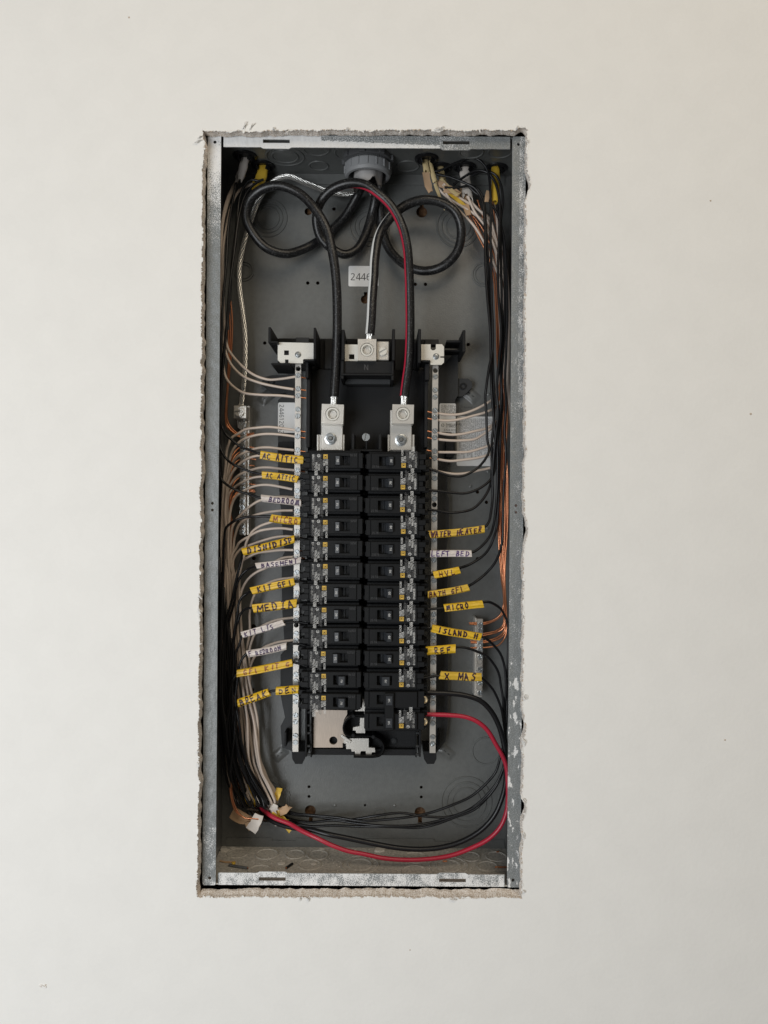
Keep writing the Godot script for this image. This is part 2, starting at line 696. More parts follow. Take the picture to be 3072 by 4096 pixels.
# ---- the wall with its rough cut opening, and what lies behind it
func surroundings() -> void:
	var zf := 13.0          # wall face, drywall back, in mm
	var corners := [[811.0, 523.0], [2108.0, 521.0], [2088.0, 3593.0], [789.0, 3587.0]]
	var edge := PackedVector3Array()
	var which := PackedInt32Array()
	var outward := PackedVector3Array()
	var plain := PackedVector3Array()     # a clean rectangle a little outside the ragged edge
	var counts := [150, 340, 150, 340]
	var jag := FastNoiseLite.new()
	jag.seed = 31
	jag.frequency = 0.9
	jag.fractal_octaves = 4
	for e in 4:
		var a := at(corners[e][0], corners[e][1], zf)
		var b := at(corners[(e + 1) % 4][0], corners[(e + 1) % 4][1], zf)
		var out := (b - a).cross(Vector3(0, 0, 1)).normalized()   # clockwise round the hole: the wall lies on this side
		out = -out if out.dot((a + b) * 0.5 - Vector3(-0.022, 0, 0)) < 0 else out
		for i in counts[e]:
			var u: float = float(i) / counts[e]
			var s: float = e * 100.0 + u * (a - b).length() * 75.0
			var wob := jag.get_noise_1d(s) * 0.0015 + jag.get_noise_1d(s * 0.2 + 700.0) * 0.0020 + 0.0022 * maxf(0.0, jag.get_noise_1d(s * 0.5 + 300.0) - 0.25)
			if e == 1:   # bites on the right-hand edge
				for bite in [[0.07, 0.004], [0.12, 0.0], [0.52, 0.0035], [0.78, 0.003], [0.885, 0.0045]]:
					wob += bite[1] * exp(-pow((u - bite[0]) / 0.012, 2.0))
			if e == 0:
				wob += 0.0035 * exp(-pow((u - 0.985) / 0.012, 2.0)) + 0.002 * exp(-pow(u / 0.02, 2.0))
			edge.append(a.lerp(b, u) + out * wob)
			which.append(e)
			outward.append(out)
			var off := Vector3(0.012 * signf(a.x + 0.022), 0.012 * signf(a.y), 0)
			var off2 := Vector3(0.012 * signf(b.x + 0.022), 0.012 * signf(b.y), 0)
			plain.append((a + off).lerp(b + off2, u))
	var far := PackedVector3Array()
	var mid := Vector3(-0.022, 0, zf * 0.001)
	for p in plain:
		var d := (p - mid)
		var k: float = minf(1.9 / maxf(absf(d.x), 1e-6), 1.5 / maxf(absf(d.y), 1e-6))
		far.append(mid + d * k)
	var face := Shape.new()
	var cut := Shape.new()
	var nn := edge.size()
	var lip := PackedVector3Array()
	var rings := [PackedVector3Array(), PackedVector3Array(), PackedVector3Array(), PackedVector3Array(), PackedVector3Array()]
	for i in nn:
		var d := outward[i]
		var ramp_ := [0.0, 0.0015, 0.005, 0.009, 0.0125]
		for k in 5:
			var r := (jag.get_noise_2d(i * 0.16, k * 0.5) * 0.0011) if k > 0 else 0.0
			var lean: Vector3 = [Vector3.ZERO, Vector3(-0.0004, 0, 0), Vector3(0, 0.0034, 0), Vector3(0.0012, 0, 0)][which[i]] * (k / 4.0)   # the saw was held at a slant
			rings[k].append(edge[i] + lean + d * (r + (0.0006 if k in [1, 2] else 0.0)) - Vector3(0, 0, ramp_[k]))
	for i in nn:
		var j := (i + 1) % nn
		face.quad(far[i], plain[i], plain[j], far[j])
		face.quad(plain[i], edge[i], edge[j], plain[j])
		for k in 4:
			cut.quad(rings[k][i], rings[k + 1][i], rings[k + 1][j], rings[k][j])
	# the four sheet corners that the rays miss
	for q in [[-1, -1], [1, -1], [1, 1], [-1, 1]]:
		var c := mid + Vector3(q[0] * 1.9, q[1] * 1.5, 0)
		for i in nn:
			var j := (i + 1) % nn
			var da := far[i] - mid
			var db := far[j] - mid
			var ea := absf(absf(da.x) - 1.9) < 1e-4
			var eb := absf(absf(db.x) - 1.9) < 1e-4
			if ea != eb and signf(da.x) == q[0] and signf(da.y) == q[1] and signf(db.x) == q[0] and signf(db.y) == q[1]:
				face.tri(far[i], far[j], c) if (far[j] - far[i]).cross(c - far[i]).z > 0 else face.tri(far[i], c, far[j])
	var wall := structure(face, "wall", M.wall_paint)
	part(cut, "cut_edge", M.gypsum, wall)

	# torn paper and fibres left along the cut
	var fray := Shape.new()
	var fuzz := Shape.new()
	for i in nn:
		var j := (i + 1) % nn
		var along := (edge[j] - edge[i]).normalized()
		var inn := (mid - edge[i])
		inn.z = 0
		inn = (inn - along * inn.dot(along)).normalized()
		for rep in 2:
			var p := edge[i].lerp(edge[j], rng.randf()) + Vector3(0, 0, 0.0002)
			var l := rng.randf_range(0.0004, 0.0016) * (2.4 if rng.randf() < 0.08 else 1.0)
			var w := rng.randf_range(0.0010, 0.0042)
			var lift := rng.randf_range(-0.9, 0.5)
			var tip := p + (inn * rng.randf_range(0.3, 1.0) + Vector3(0, 0, lift * 0.5) + along * rng.randf_range(-0.7, 0.7)) * l
			var a := p - along * w * 0.5 - inn * 0.0005
			var b := p + along * w * 0.5 - inn * 0.0005
			var s := fray if rng.randf() < (0.72 if which[i] != 3 else 0.93) else fuzz
			var th := Vector3(0, 0, -0.00018)
			s.tri(a, b, tip)
			s.tri(a + th, tip + th, b + th)
			s.quad(a + th, a, tip, tip + th)
			s.quad(b, b + th, tip + th, tip)
	# a few long curls that stand up from the face along the top and the corners
	for q in [[975, 520, 12, -30], [1000, 521, 18, -26], [1090, 522, 10, -12], [1160, 523, -16, 14], [1385, 522, 10, -8], [1610, 522, -14, 16], [1760, 520, 18, -20], [1735, 523, 26, -12],
			[2066, 518, 6, -16], [808, 545, -16, 8], [806, 560, -26, 12], [2104, 560, 8, 12], [792, 3000, 6, 10], [790, 3050, 10, 14], [1225, 3590, 14, 16], [1205, 3590, -6, 12],
			[1800, 3596, 26, 4], [2090, 3560, 10, 12], [2090, 2950, 12, 30], [2094, 2780, 14, 16], [2090, 3330, 10, 26], [2092, 3190, 12, 20], [795, 2420, 10, 40], [800, 2370, 8, 26]]:
		for k in 4:
			var p0 := at(q[0] + rng.randf_range(-5, 5), q[1] + rng.randf_range(-3, 3), zf)
			var p1 := at(q[0] + q[2] * rng.randf_range(0.6, 1.2), q[1] + q[3] * rng.randf_range(0.6, 1.2), zf + 1.5)
			var m := p0.lerp(p1, 0.55) + Vector3(rng.randf_range(-1, 1), rng.randf_range(-1, 1), rng.randf_range(0.6, 2.0)) * 0.0012
			fray.tube(smooth([p0, m, p1], 4), 0.00035, 4)
	var fr := part(fray, "torn_paper_fringe", M.torn_paper, wall)
	fr.set_meta("kind", "stuff")
	fr = part(fuzz, "brown_fibre_fringe", M.brown_paper, wall)
	fr.set_meta("kind", "stuff")
	# flat flakes of paint and paper that broke away crookedly along the cut
	var flakes := Shape.new()
	for k in 150:
		var i := rng.randi() % nn
		var j := (i + 1) % nn
		var along := (edge[j] - edge[i]).normalized()
		if along.length() < 0.5:
			continue
		var c := edge[i] - outward[i] * rng.randf_range(-0.0004, 0.0007)
		var lw := rng.randf_range(0.0012, 0.0046)
		var lh := rng.randf_range(0.0006, 0.0017)
		var tilt := Basis(along, rng.randf_range(-0.5, 0.25))
		var pts := PackedVector2Array()
		for q in 7:
			var a := TAU * q / 7.0
			pts.append(Vector2(cos(a) * lw * rng.randf_range(0.6, 1.1), sin(a) * lh * rng.randf_range(0.5, 1.2)))
		flakes.prism(pts, -0.0004, 0.0001 + 0.0003 * rng.randf(), Transform3D(tilt * Basis(along, -outward[i], along.cross(-outward[i])), c))
	fr = part(flakes, "edge_flakes", M.wall_paint, wall)
	fr.set_meta("kind", "stuff")
	# a small chip with a lifted flake in the lower left of the wall, and a few specks
	var chip := Shape.new()
	for k in 7:
		var c := at(172 + rng.randf_range(-16, 16), 3944 + rng.randf_range(-5, 6), zf)
		var pts := PackedVector2Array()
		for q in 6:
			var a := TAU * q / 6.0
			pts.append(Vector2(c.x + cos(a) * rng.randf_range(0.0006, 0.002), c.y + sin(a) * rng.randf_range(0.0004, 0.0012)))
		chip.prism(pts, 0.0129, 0.0133 + 0.0008 * rng.randf())
	part(chip, "paint_flake", M.torn_paper, wall)
	var scar := Shape.new()
	for k in 3:
		var c := at(166 + k * 8, 3946 - k * 3, zf)
		scar.prism(PackedVector2Array([Vector2(c.x - 0.0022, c.y), Vector2(c.x, c.y - 0.0008), Vector2(c.x + 0.0020, c.y + 0.0002), Vector2(c.x + 0.0004, c.y + 0.0007)]), 0.0129, 0.01315)
	part(scar, "bare_scar", M.brown_paper, wall)
	var dots := Shape.new()
	for q in [[3003, 1656, 5], [2842, 803, 4], [516, 70, 4], [1640, 3800, 3], [2900, 2960, 4]]:
		var c := at(q[0], q[1], zf)
		dots.lathe([Vector2(mm(q[2], zf), 0), Vector2(mm(q[2] * 0.7, zf), 0.0003), Vector2(0, 0.0004)], facing(c), 8)
	part(dots, "paint_speck", M.brown_paper, wall)

	# sheathing and studs behind, so that the opening is dark and the keyholes show wood
	var s := Shape.new()
	s.box(Vector3(-1.95, -1.55, -0.150), Vector3(1.95, 1.55, -0.104), 0.0)
	structure(s, "sheathing_wall", M.wood)
	for x in [[-0.262, -0.212], [0.167, 0.217]]:
		s = Shape.new()
		s.box(Vector3(x[0], -1.5, -0.1035), Vector3(x[1], 1.5, -0.0035), 0.001)
		structure(s, "stud_beam", M.wood)
	for y in [-1.52, 1.52]:
		s = Shape.new()
		s.box(Vector3(-1.9, y - 0.02, -0.1035), Vector3(1.9, y + 0.02, 0.0125), 0.0)
		structure(s, "plate_beam", M.wood)
	for x in [-1.92, 1.92]:
		s = Shape.new()
		s.box(Vector3(x - 0.02, -1.6, -0.1035), Vector3(x + 0.02, 1.6, 0.0125), 0.0)
		structure(s, "stud_beam", M.wood)


# ---- the grey steel box
func knockout(x: float, y: float, radii: Array, xf: Transform3D, parent: Node3D, m: Material) -> void:
	var s := Shape.new()
	var h := 0.0
	for i in radii.size():
		var r: float = radii[i]
		# a pressed ring: a shallow ridge round each slug
		s.lathe([Vector2(r + 0.0012, 0.0), Vector2(r + 0.0005, 0.0010), Vector2(r - 0.0005, 0.0010), Vector2(r - 0.0012, 0.0001)], xf.translated_local(Vector3(x, y, 0.0001)), 40)
	s.lathe([Vector2(radii[radii.size() - 1] - 0.0009, 0.0002), Vector2(0.0, 0.0002)], xf.translated_local(Vector3(x, y, 0)), 40)
	part(s, "knockout", m, parent)


func enclosure() -> void:
	var box := thing("panel_enclosure", Vector3(-0.0226, YB, 0), "grey steel electrical panel box set into the cut opening of the white wall", "panel box")
	var t := 0.0015
	var zb := DEEP * 1000.0
	var holes := []
	for h in [[1231, 1132, 7], [1271, 1132, 7], [1661, 1137, 7], [1702, 1137, 7], [1059, 1372, 7], [1873, 1378, 7], [1015, 2233, 8], [1012, 2759, 6], [1336, 836, 7], [1233, 846, 15],
			[1687, 848, 22], [1460, 1198, 17], [1910, 1968, 7], [1946, 2009, 7], [1910, 2235, 7], [1236, 3147, 6], [1236, 3186, 6], [1685, 3149, 6], [1685, 3188, 6], [1460, 3221, 5],
			[1241, 3243, 22], [1680, 3250, 22], [1046, 3236, 60], [1014, 2507, 10]]:
		holes.append(phole(h[0], h[1], h[2], zb))
	for h in [[1687, 822, 16, 30], [1243, 3268, 15, 34], [1680, 3275, 16, 34], [1463, 1180, 14, 24]]:
		var c := at(h[0], h[1], zb)
		holes.append([c.x, c.y, mm(h[2], zb), mm(h[3], zb)])
	plate("back_panel", rect(XL, YB, XR, YT), DEEP, t, holes, M.box_paint, box)
	var s := Shape.new()
	s.box(Vector3(XL, YB, DEEP - t), Vector3(XL + t, YT, -t - 0.0002), 0.0002)
	part(s, "side_wall", M.box_paint, box)
	s = Shape.new()
	s.box(Vector3(XR - t, YB, DEEP - t), Vector3(XR, YT, -t - 0.0002), 0.0002)
	part(s, "side_wall", M.box_paint, box)
	s = Shape.new()
	s.box(Vector3(XL + t, YT - t, DEEP + 0.0001), Vector3(XR - t, YT, -t - 0.0002), 0.0002)
	part(s, "top_wall", M.box_paint, box)
	s = Shape.new()
	s.box(Vector3(XL + t, YB, DEEP + 0.0001), Vector3(XR - t, YB + t, -t - 0.0002), 0.0002)
	part(s, "bottom_wall", M.dusty_paint, box)
	# trim flanges with rounded corners and screw holes
	for sd in 2:
		var x0 := XL if sd == 0 else XR - 0.0152
		var xh := x0 + (0.0083 if sd == 0 else 0.0068)
		var f := plate("side_flange", rect(x0, YB, x0 + 0.0152, YT, 0.0022), 0.0, t, [[xh, YT - 0.0088, 0.0018], [xh, YB + 0.0082, 0.0018], [xh, 0.0085, 0.0016], [xh, 0.0008, 0.0016]], M.flange_paint, box)
	var inner := 0.0137
	for e in 2:
		var ya := YT - inner - 0.0002 if e == 0 else YB + 0.0004
		var yb := ya + inner
		var slots := []
		var pts := PackedVector2Array()
		var lo := ya if e == 0 else yb
		var dir := -1.0 if e == 0 else 1.0
		var xs := [at(1105, 566, 0).x, at(1825, 573, 0).x] if e == 0 else [at(1089, 3518, 0).x, at(1810, 3521, 0).x]
		for x in xs:
			slots.append([x, lo - dir * 0.0068, 0.0305, 0.0040])
		var x0 := XL + 0.0179
		var x1 := XR - 0.0179
		# the inner edge swells where each slot is punched
		pts.append(Vector2(x0, lo))
		for x in xs:
			for k in [[-0.0175, 0.0], [-0.0145, 0.0016], [0.0145, 0.0016], [0.0175, 0.0]]:
				pts.append(Vector2(x + k[0], lo + dir * k[1]))
		pts.append(Vector2(x1, lo))
		pts.append(Vector2(x1, lo - dir * inner))
		pts.append(Vector2(x0, lo - dir * inner))
		plate("top_flange" if e == 0 else "bottom_flange", pts, -0.0003, t, slots, M.flange_paint, box)
	# folded lips of the end walls lying on the back panel
	s = Shape.new()
	pbox(s, 908, 693, 2020, 738, zb + 1.4, zb + 0.05, 0.0003)
	part(s, "top_lip", M.box_paint, box)
	s = Shape.new()
	var lip := [[905, 3391], [905, 3349], [1088, 3350], [1088, 3360], [1184, 3361], [1184, 3351], [1736, 3354], [1736, 3364], [1833, 3365], [1833, 3355], [2014, 3356], [2020, 3399]]
	s.prism(outline(lip, zb), DEEP + 0.00005, DEEP + 0.0014)
	part(s, "bottom_lip", M.box_paint, box)
	# pressed knockouts on the back, the top and the bottom
	var back := Transform3D(Basis(), Vector3(0, 0, DEEP))
	for k in [[1072, 872, [75, 58, 44]], [1478, 905, [78, 60, 44]], [1832, 905, [84, 66, 48]], [976, 1085, [38, 28]], [1936, 1098, [46, 36]], [1866, 3207, [100, 78, 56]], [1942, 3003, [53]], [1520, 3255, [22]]]:
		var c := at(k[0], k[1], zb)
		var rr := []
		for r in k[2]:
			rr.append(mm(r, zb))
		knockout(c.x, c.y, rr, back, box, M.box_paint)
	s = Shape.new()   # the rim left round the opened knockout at lower left
	var c := at(1070, 3206, zb)
	for r in [[0.0285, 0.0260], [0.0235, 0.0226]]:
		s.lathe([Vector2(r[0], 0), Vector2(r[0] - 0.0006, 0.0013), Vector2(r[1], 0.0013), Vector2(r[1] - 0.0006, 0)], facing(c), 48)
	for a in [0.35, 0.95, 1.9]:
		var d := Vector3(cos(a), sin(a), 0) * 0.029
		s.box(Vector3(-0.003, -0.0012, 0), Vector3(0.003, 0.0012, 0.0012), 0.0004, Transform3D(Basis(Vector3(0, 0, 1), a + PI / 2), c + d))
	part(s, "knockout_rim", M.box_paint, box)
	var top := down_axis(Vector3(0, YT - t, 0))
	var bot := Transform3D(Basis(Vector3(1, 0, 0), Vector3(0, 0, -1), Vector3(0, 1, 0)), Vector3(0, YB + t, 0))
	for k in [[1140, 628, 0.0225, 0.0155], [1275, 664, 0.0115, 0.0], [1265, 598, 0.015, 0.0], [1630, 663, 0.0135, 0.0], [1885, 606, 0.014, 0.0], [2000, 604, 0.014, 0.0], [1400, 612, 0.018, 0.0]]:
		var z: float = DIST - (YT - t) * FOCAL / (2048.0 - k[1])
		var x: float = (k[0] - 1536.0 - 10.0) * (DIST - z) / FOCAL
		knockout(x, z, [k[2]] if k[3] == 0.0 else [k[2], k[3]], top, box, M.box_paint)
	for k in [[950, 3418, 0.0125, 0.0], [1066, 3421, 0.0135, 0.0], [1180, 3421, 0.0115, 0.0], [1270, 3423, 0.0125, 0.0], [1040, 3487, 0.0135, 0.0], [1238, 3462, 0.013, 0.0], [1440, 3460, 0.022, 0.014], [1660, 3430, 0.014, 0.0],
			[1660, 3487, 0.015, 0.0], [1795, 3462, 0.023, 0.0145], [1880, 3425, 0.012, 0.0], [1985, 3424, 0.0125, 0.0], [1950, 3463, 0.012, 0.0]]:
		var z: float = DIST - (-YB - t) * FOCAL / (k[1] - 2048.0)
		var x: float = (k[0] - 1536.0 + 10.0) * (DIST - z) / FOCAL
		knockout(x, -z, [k[2]] if k[3] == 0.0 else [k[2], k[3]], bot, box, M.dusty_paint)
	# pressed stand-off bumps under the interior's mounting ears, and small dimples
	for q in [[1884, 1580, -0.72, 0.021, 0.014], [1066, 1588, 0.72, 0.020, 0.013], [1120, 3015, 0.72, 0.019, 0.013], [1786, 3008, -0.72, 0.020, 0.013]]:
		s = Shape.new()
		var p := at(q[0], q[1], zb)
		var hw: float = q[3] * 0.5
		var hh: float = q[4] * 0.5
		var rings := []
		for lv in [[1.15, 0.0], [1.0, 0.0003], [0.85, 0.0009], [0.7, 0.0015], [0.55, 0.0019], [0.35, 0.0021]]:
			var ring := PackedVector3Array()
			for v2 in rect(-hw * lv[0], -hh * lv[0], hw * lv[0], hh * lv[0], hh * 0.45):
				ring.append(facing(p, q[2]) * Vector3(v2.x, v2.y, lv[1]))
			rings.append(ring)
		s.skin(rings, true, true)
		part(s, "stand_off_bump", M.box_paint, box)
	for q in [[1340, 3222], [1579, 3223], [1882, 1945], [1952, 1886], [1954, 1578], [1951, 2113]]:
		s = Shape.new()
		s.lathe([Vector2(0.0022, 0), Vector2(0.0018, 0.0008), Vector2(0.0009, 0.0012), Vector2(0, 0.0013)], facing(at(q[0], q[1], zb)), 14)
		part(s, "dimple", M.box_paint, box)


# ---- the black moulded base that carries bus bars and breakers
func interior_base() -> void:
	var base := thing("panel_interior", at(1460, 3025, -90), "black moulded plastic base carrying the breakers inside the panel box", "panel base")
	var s := Shape.new()
	pbox(s, 1228, 1478, 1700, 2838, -70, -86, 0.0006)
	part(s, "backing", M.base_plastic, base)
	s = Shape.new()
	pbox(s, 1246, 2838, 1668, 3021, -64, -84, 0.0006)
	part(s, "lower_backing", M.base_plastic, base)
	s = Shape.new()
	pbox(s, 1244, 2996, 1664, 3021, -58, -64, 0.0004)
	part(s, "lower_ledge", M.base_plastic, base)
	# outer wings under the neutral bars
	s = Shape.new()
	s.prism(outline([[1150, 1490], [1185, 1490], [1185, 3010], [1128, 2990], [1122, 2905], [1140, 2870], [1122, 2780], [1122, 2620], [1140, 2600], [1128, 2430], [1126, 2230], [1138, 2210], [1112, 1905], [1112, 1600], [1150, 1572]], -80), -0.092, -0.080)
	part(s, "wing", M.base_strip, base)
	s = Shape.new()
	s.prism(outline([[1745, 1490], [1832, 1395], [1832, 1582], [1820, 1600], [1820, 1820], [1790, 1840], [1790, 1980], [1796, 1992], [1796, 2130], [1786, 2190], [1794, 2260], [1786, 2400], [1794, 2520], [1790, 2900], [1782, 2965], [1745, 3012]], -80), -0.092, -0.080)
	part(s, "wing", M.base_strip, base)
	for q in [[1113, 1767, 1176, 1815], [1782, 1762, 1815, 1830]]:
		s = Shape.new()
		pbox(s, q[0], q[1], q[2], q[3], -72, -80, 0.0006)
		part(s, "wing_block", M.base_plastic, base)
	# mounting ears with a screw boss
	for q in [[[[1152, 1500], [1152, 1572], [1090, 1574], [1043, 1536], [1058, 1508], [1090, 1500]], 1085, 1532], [[[1832, 1514], [1872, 1514], [1888, 1527], [1890, 1548], [1852, 1586], [1832, 1586]], 1852, 1545]]:
		s = Shape.new()
		s.prism(outline(q[0], -84), -0.0935, -0.084)
		var ear := part(s, "mounting_ear", M.base_strip, base)
		s = Shape.new()
		s.lathe([Vector2(0.0042, 0), Vector2(0.0042, 0.0015), Vector2(0.0026, 0.0015), Vector2(0.0026, -0.003)], facing(at(q[1], q[2], -84)), 18)
		part(s, "boss", M.base_plastic, ear)
	# the head block above the lugs
	s = Shape.new()
	pbox(s, 1112, 1355, 1700, 1478, -80, -92, 0.0006)
	part(s, "head_block", M.base_plastic, base)
	s = Shape.new()
	pbox(s, 1299, 1356, 1330, 1476, -74, -80, 0.0006)
	part(s, "head_rib", M.base_strip, base)
	s = Shape.new()
	pbox(s, 1580, 1357, 1632, 1482, -74, -80, 0.0006)
	part(s, "head_rib", M.base_strip, base)
	s = Shape.new()
	pbox(s, 1183, 1350, 1236, 1372, -66, -80, 0.0005)
	part(s, "head_tab", M.base_strip, base)
	s = Shape.new()
	pbox(s, 1700, 1357, 1755, 1380, -66, -80, 0.0005)
	part(s, "head_tab", M.base_strip, base)
	# insulating walls: plates that stand straight out of the base; x or y edge at the front, run, front and back depth
	for q in [[1073, 1308, 1084, 1372, -24, -88], [1254, 1310, 1264, 1436, -18, -84], [1366, 1318, 1378, 1440, -22, -80], [1568, 1316, 1580, 1442, -22, -80], [1672, 1316, 1684, 1452, -20, -84], [1850, 1320, 1862, 1408, -26, -86]]:
		s = Shape.new()
		pbox(s, q[0], q[1], q[2], q[3], q[4], q[5], 0.0006)
		part(s, "barrier_wall", M.base_plastic, base)
	for q in [[1084, 1451, 1162, 1459, -24, -80], [1214, 1436, 1258, 1444, -26, -60], [1684, 1440, 1720, 1448, -26, -60], [1082, 1364, 1112, 1372, -24, -80], [1786, 1360, 1852, 1370, -50, -84], [1770, 1398, 1850, 1406, -60, -84]]:
		s = Shape.new()
		pbox(s, q[0], q[1], q[2], q[3], q[4], q[5], 0.0005)
		part(s, "barrier_ledge", M.base_plastic, base)
	# the neutral lug's pocket, lettered N
	s = Shape.new()
	pbox(s, 1368, 1444, 1570, 1496, -30, -80, 0.0008)
	pbox(s, 1362, 1440, 1376, 1516, -26, -80, 0.0008)
	pbox(s, 1564, 1442, 1576, 1522, -26, -80, 0.0008)
	pbox(s, 1364, 1494, 1572, 1502, -25, -60, 0.0006)
	var pocket := part(s, "neutral_pocket", M.base_plastic, base)
	s = Shape.new()
	print_text(s, "N", 0.0062, facing(at(1465, 1470, -30) + Vector3(0, 0, 0.00015)), 1)
	part(s, "moulded_letter", M.moulded_mark, pocket)
	s = Shape.new()
	pbox(s, 1380, 1502, 1562, 1537, -50, -70, 0.0006)
	part(s, "pocket_skirt", M.base_strip, base)
	# rails beside the breakers, with the pegs at their feet
	for sd in 2:
		s = Shape.new()
		if sd == 0:
			pbox(s, 1226, 1445, 1240, 1790, -46, -72, 0.0006)
			pbox(s, 1222, 1448, 1234, 1512, -34, -50, 0.0006)
		else:
			pbox(s, 1698, 1452, 1712, 1790, -46, -72, 0.0006)
			pbox(s, 1700, 1455, 1718, 1520, -34, -50, 0.0006)
		part(s, "side_rail", M.base_plastic, base)
		s = Shape.new()
		var x := 1220.0 if sd == 0 else 1676.0
		pbox(s, x, 2836, x + 8, 3028, -44, -80, 0.0005)
		pbox(s, x + 22 if sd == 0 else x - 14, 2838, x + 28 if sd == 0 else x - 8, 3030, -50, -80, 0.0005)
		var rail := part(s, "foot_rail", M.base_plastic, base)
		for y in [2849, 2901, 2932, 2984, 3017]:
			s = Shape.new()
			var p := at(x + (8 if sd == 0 else 0), y, -47)
			var path := PackedVector3Array([p, p + Vector3(0.0038 if sd == 0 else -0.0038, 0, 0)])
			s.tube(path, 0.0016, 10)
			part(s, "peg", M.base_strip, rail)
		# tapered foot under the end of the neutral bar
		s = Shape.new()
		var fx := 1167.0 if sd == 0 else 1694.0
		var foot := [[fx, 3006], [fx + 52, 3006], [fx + 52, 3036], [fx + 42, 3056], [fx + 14, 3056], [fx + 2, 3036]]
		s.prism(outline(foot, -50), -0.092, -0.050)
		part(s, "bar_foot", M.base_plastic, base)
		s = Shape.new()
		var lx := 1138.0 if sd == 0 else 1752.0
		pbox(s, lx, 2928, lx + 8, 2986, -62, -84, 0.0006)
		part(s, "wing_fin", M.base_plastic, base)
	# main breaker frame: a small U with a bonding screw, above the first breakers
	s = Shape.new()
	pbox(s, 1406, 1733, 1418, 1806, -34, -72, 0.0006)
	pbox(s, 1514, 1735, 1526, 1808, -34, -72, 0.0006)
	pbox(s, 1400, 1797, 1530, 1806, -33, -72, 0.0006)
	pbox(s, 1462, 1762, 1470, 1798, -44, -72, 0.0006)
	part(s, "screw_frame", M.base_plastic, base)
	s = Shape.new()
	screw(s, at(1464, 1749, -44), 0.0046, 1.35, false)
	part(s, "bonding_screw", M.zinc, base)
	# the exposed end of the bus: brushed plate, its stabs, and the S-shaped wall that parts them
	var f := func(x, y) -> Array: return [1180.0 + x / 3.072, 2750.0 + y / 3.072]
	var bus := []
	for q in [[228, 120], [640, 120], [640, 330], [600, 400], [590, 500], [596, 560], [625, 600], [625, 680], [585, 680], [585, 738], [226, 738]]:
		bus.append(f.call(q[0], q[1]))
	var hc := at(1180 + 471 / 3.072, 2750 + 652 / 3.072, -56)
	var b := plate("bus_plate", outline(bus, -56), -0.056, 0.003, [[hc.x, hc.y, mm(16.5, -56)]], M.brushed, base)
	s = Shape.new()
	var stab := []
	for q in [[600, 640], [690, 626], [905, 626], [905, 738], [980, 745], [985, 796], [945, 796], [935, 830], [875, 830], [868, 782], [808, 782], [800, 826], [742, 826], [735, 786], [695, 786], [690, 756], [630, 756], [626, 690], [600, 688]]:
		stab.append(f.call(q[0], q[1]))
	s.prism(outline(stab, -50), -0.0535, -0.050)
	var e := at(1180 + 625 / 3.072, 2750 + 625 / 3.072, -50)
	s.box(Vector3(-0.0072, -0.0017, 0), Vector3(0.0072, 0.0017, 0.002), 0.0009, facing(e, -0.6))
	part(s, "bus_stab", M.tinned, base)
	s = Shape.new()
	stab = []
	for q in [[800, 375], [860, 375], [860, 560], [752, 560], [746, 530], [712, 526], [715, 490], [795, 476]]:
		stab.append(f.call(q[0], q[1]))
	s.prism(outline(stab, -46), -0.050, -0.046)
	pbox(s, 1420, 2796, 1462, 2846, -44, -50, 0.0006)
	part(s, "bus_stab", M.tinned, base)
	s = Shape.new()
	var line := []
	for q in [[870, 345], [720, 352], [640, 400], [598, 480], [612, 560], [660, 600], [730, 603], [960, 605], [1055, 655], [1092, 745], [1055, 825], [990, 850], [720, 850]]:
		var g: Array = f.call(q[0], q[1])
		line.append(at(g[0], g[1], -44))
	var path := smooth(line, 5)
	var ra := []
	for i in path.size():
		var tg := (path[mini(i + 1, path.size() - 1)] - path[maxi(i - 1, 0)]).normalized()
		var sd := tg.cross(Vector3(0, 0, 1)) * 0.0013
		ra.append(PackedVector3Array([path[i] - sd, path[i] - sd - Vector3(0, 0, 0.02), path[i] + sd - Vector3(0, 0, 0.02), path[i] + sd]))
	s.skin(ra, true, true)
	for q in [[718, 352], [715, 590], [962, 606]]:
		var g: Array = f.call(q[0], q[1])
		s.lathe([Vector2(0.0022, -0.02), Vector2(0.0022, 0.0006), Vector2(0.0016, 0.001), Vector2(0, 0.001)], facing(at(g[0], g[1], -44)), 12)
	part(s, "insulating_loop", M.base_plastic, base)
	s = Shape.new()
	s.lathe([Vector2(0.0044, 0), Vector2(0.004, 0.0012), Vector2(0.0025, 0.002), Vector2(0, 0.0023)], facing(at(1575, 2964, -64)), 20)
	part(s, "round_boss", M.base_strip, base)


# a slotted screw head: a disc with two half-moons standing on it, so that the slot is a real groove
func screw(s: Shape, p: Vector3, r: float, spin: float, cross := true) -> void:
	var h := r * 0.5
	s.lathe([Vector2(r, -r * 0.6), Vector2(r, 0.0), Vector2(0, 0.0)], facing(p), 14)
	var g := r * 0.17
	if cross:   # combination head: four quarters
		for k in 4:
			var pts := PackedVector2Array()
			var wide := g if k % 2 == 0 else g
			for i in 6:
				var a := PI * 0.5 * (k + 0.25 + 0.5 * i / 5.0)
				pts.append(Vector2(cos(a), sin(a)) * r)
			for i in 2:
				var a := PI * 0.5 * (k + 0.75 - 0.5 * i)
				pts.append(Vector2(cos(a), sin(a)) * r * 0.42)
			s.prism(pts, 0.0, h, facing(p, spin))
	else:
		for k in 2:
			var pts := PackedVector2Array()
			for i in 11:
				var a := PI * k + asin(0.27) + (PI - 2 * asin(0.27)) * i / 10.0
				pts.append(Vector2(cos(a), sin(a)) * r)
			s.prism(pts, 0.0, h, facing(p, spin))


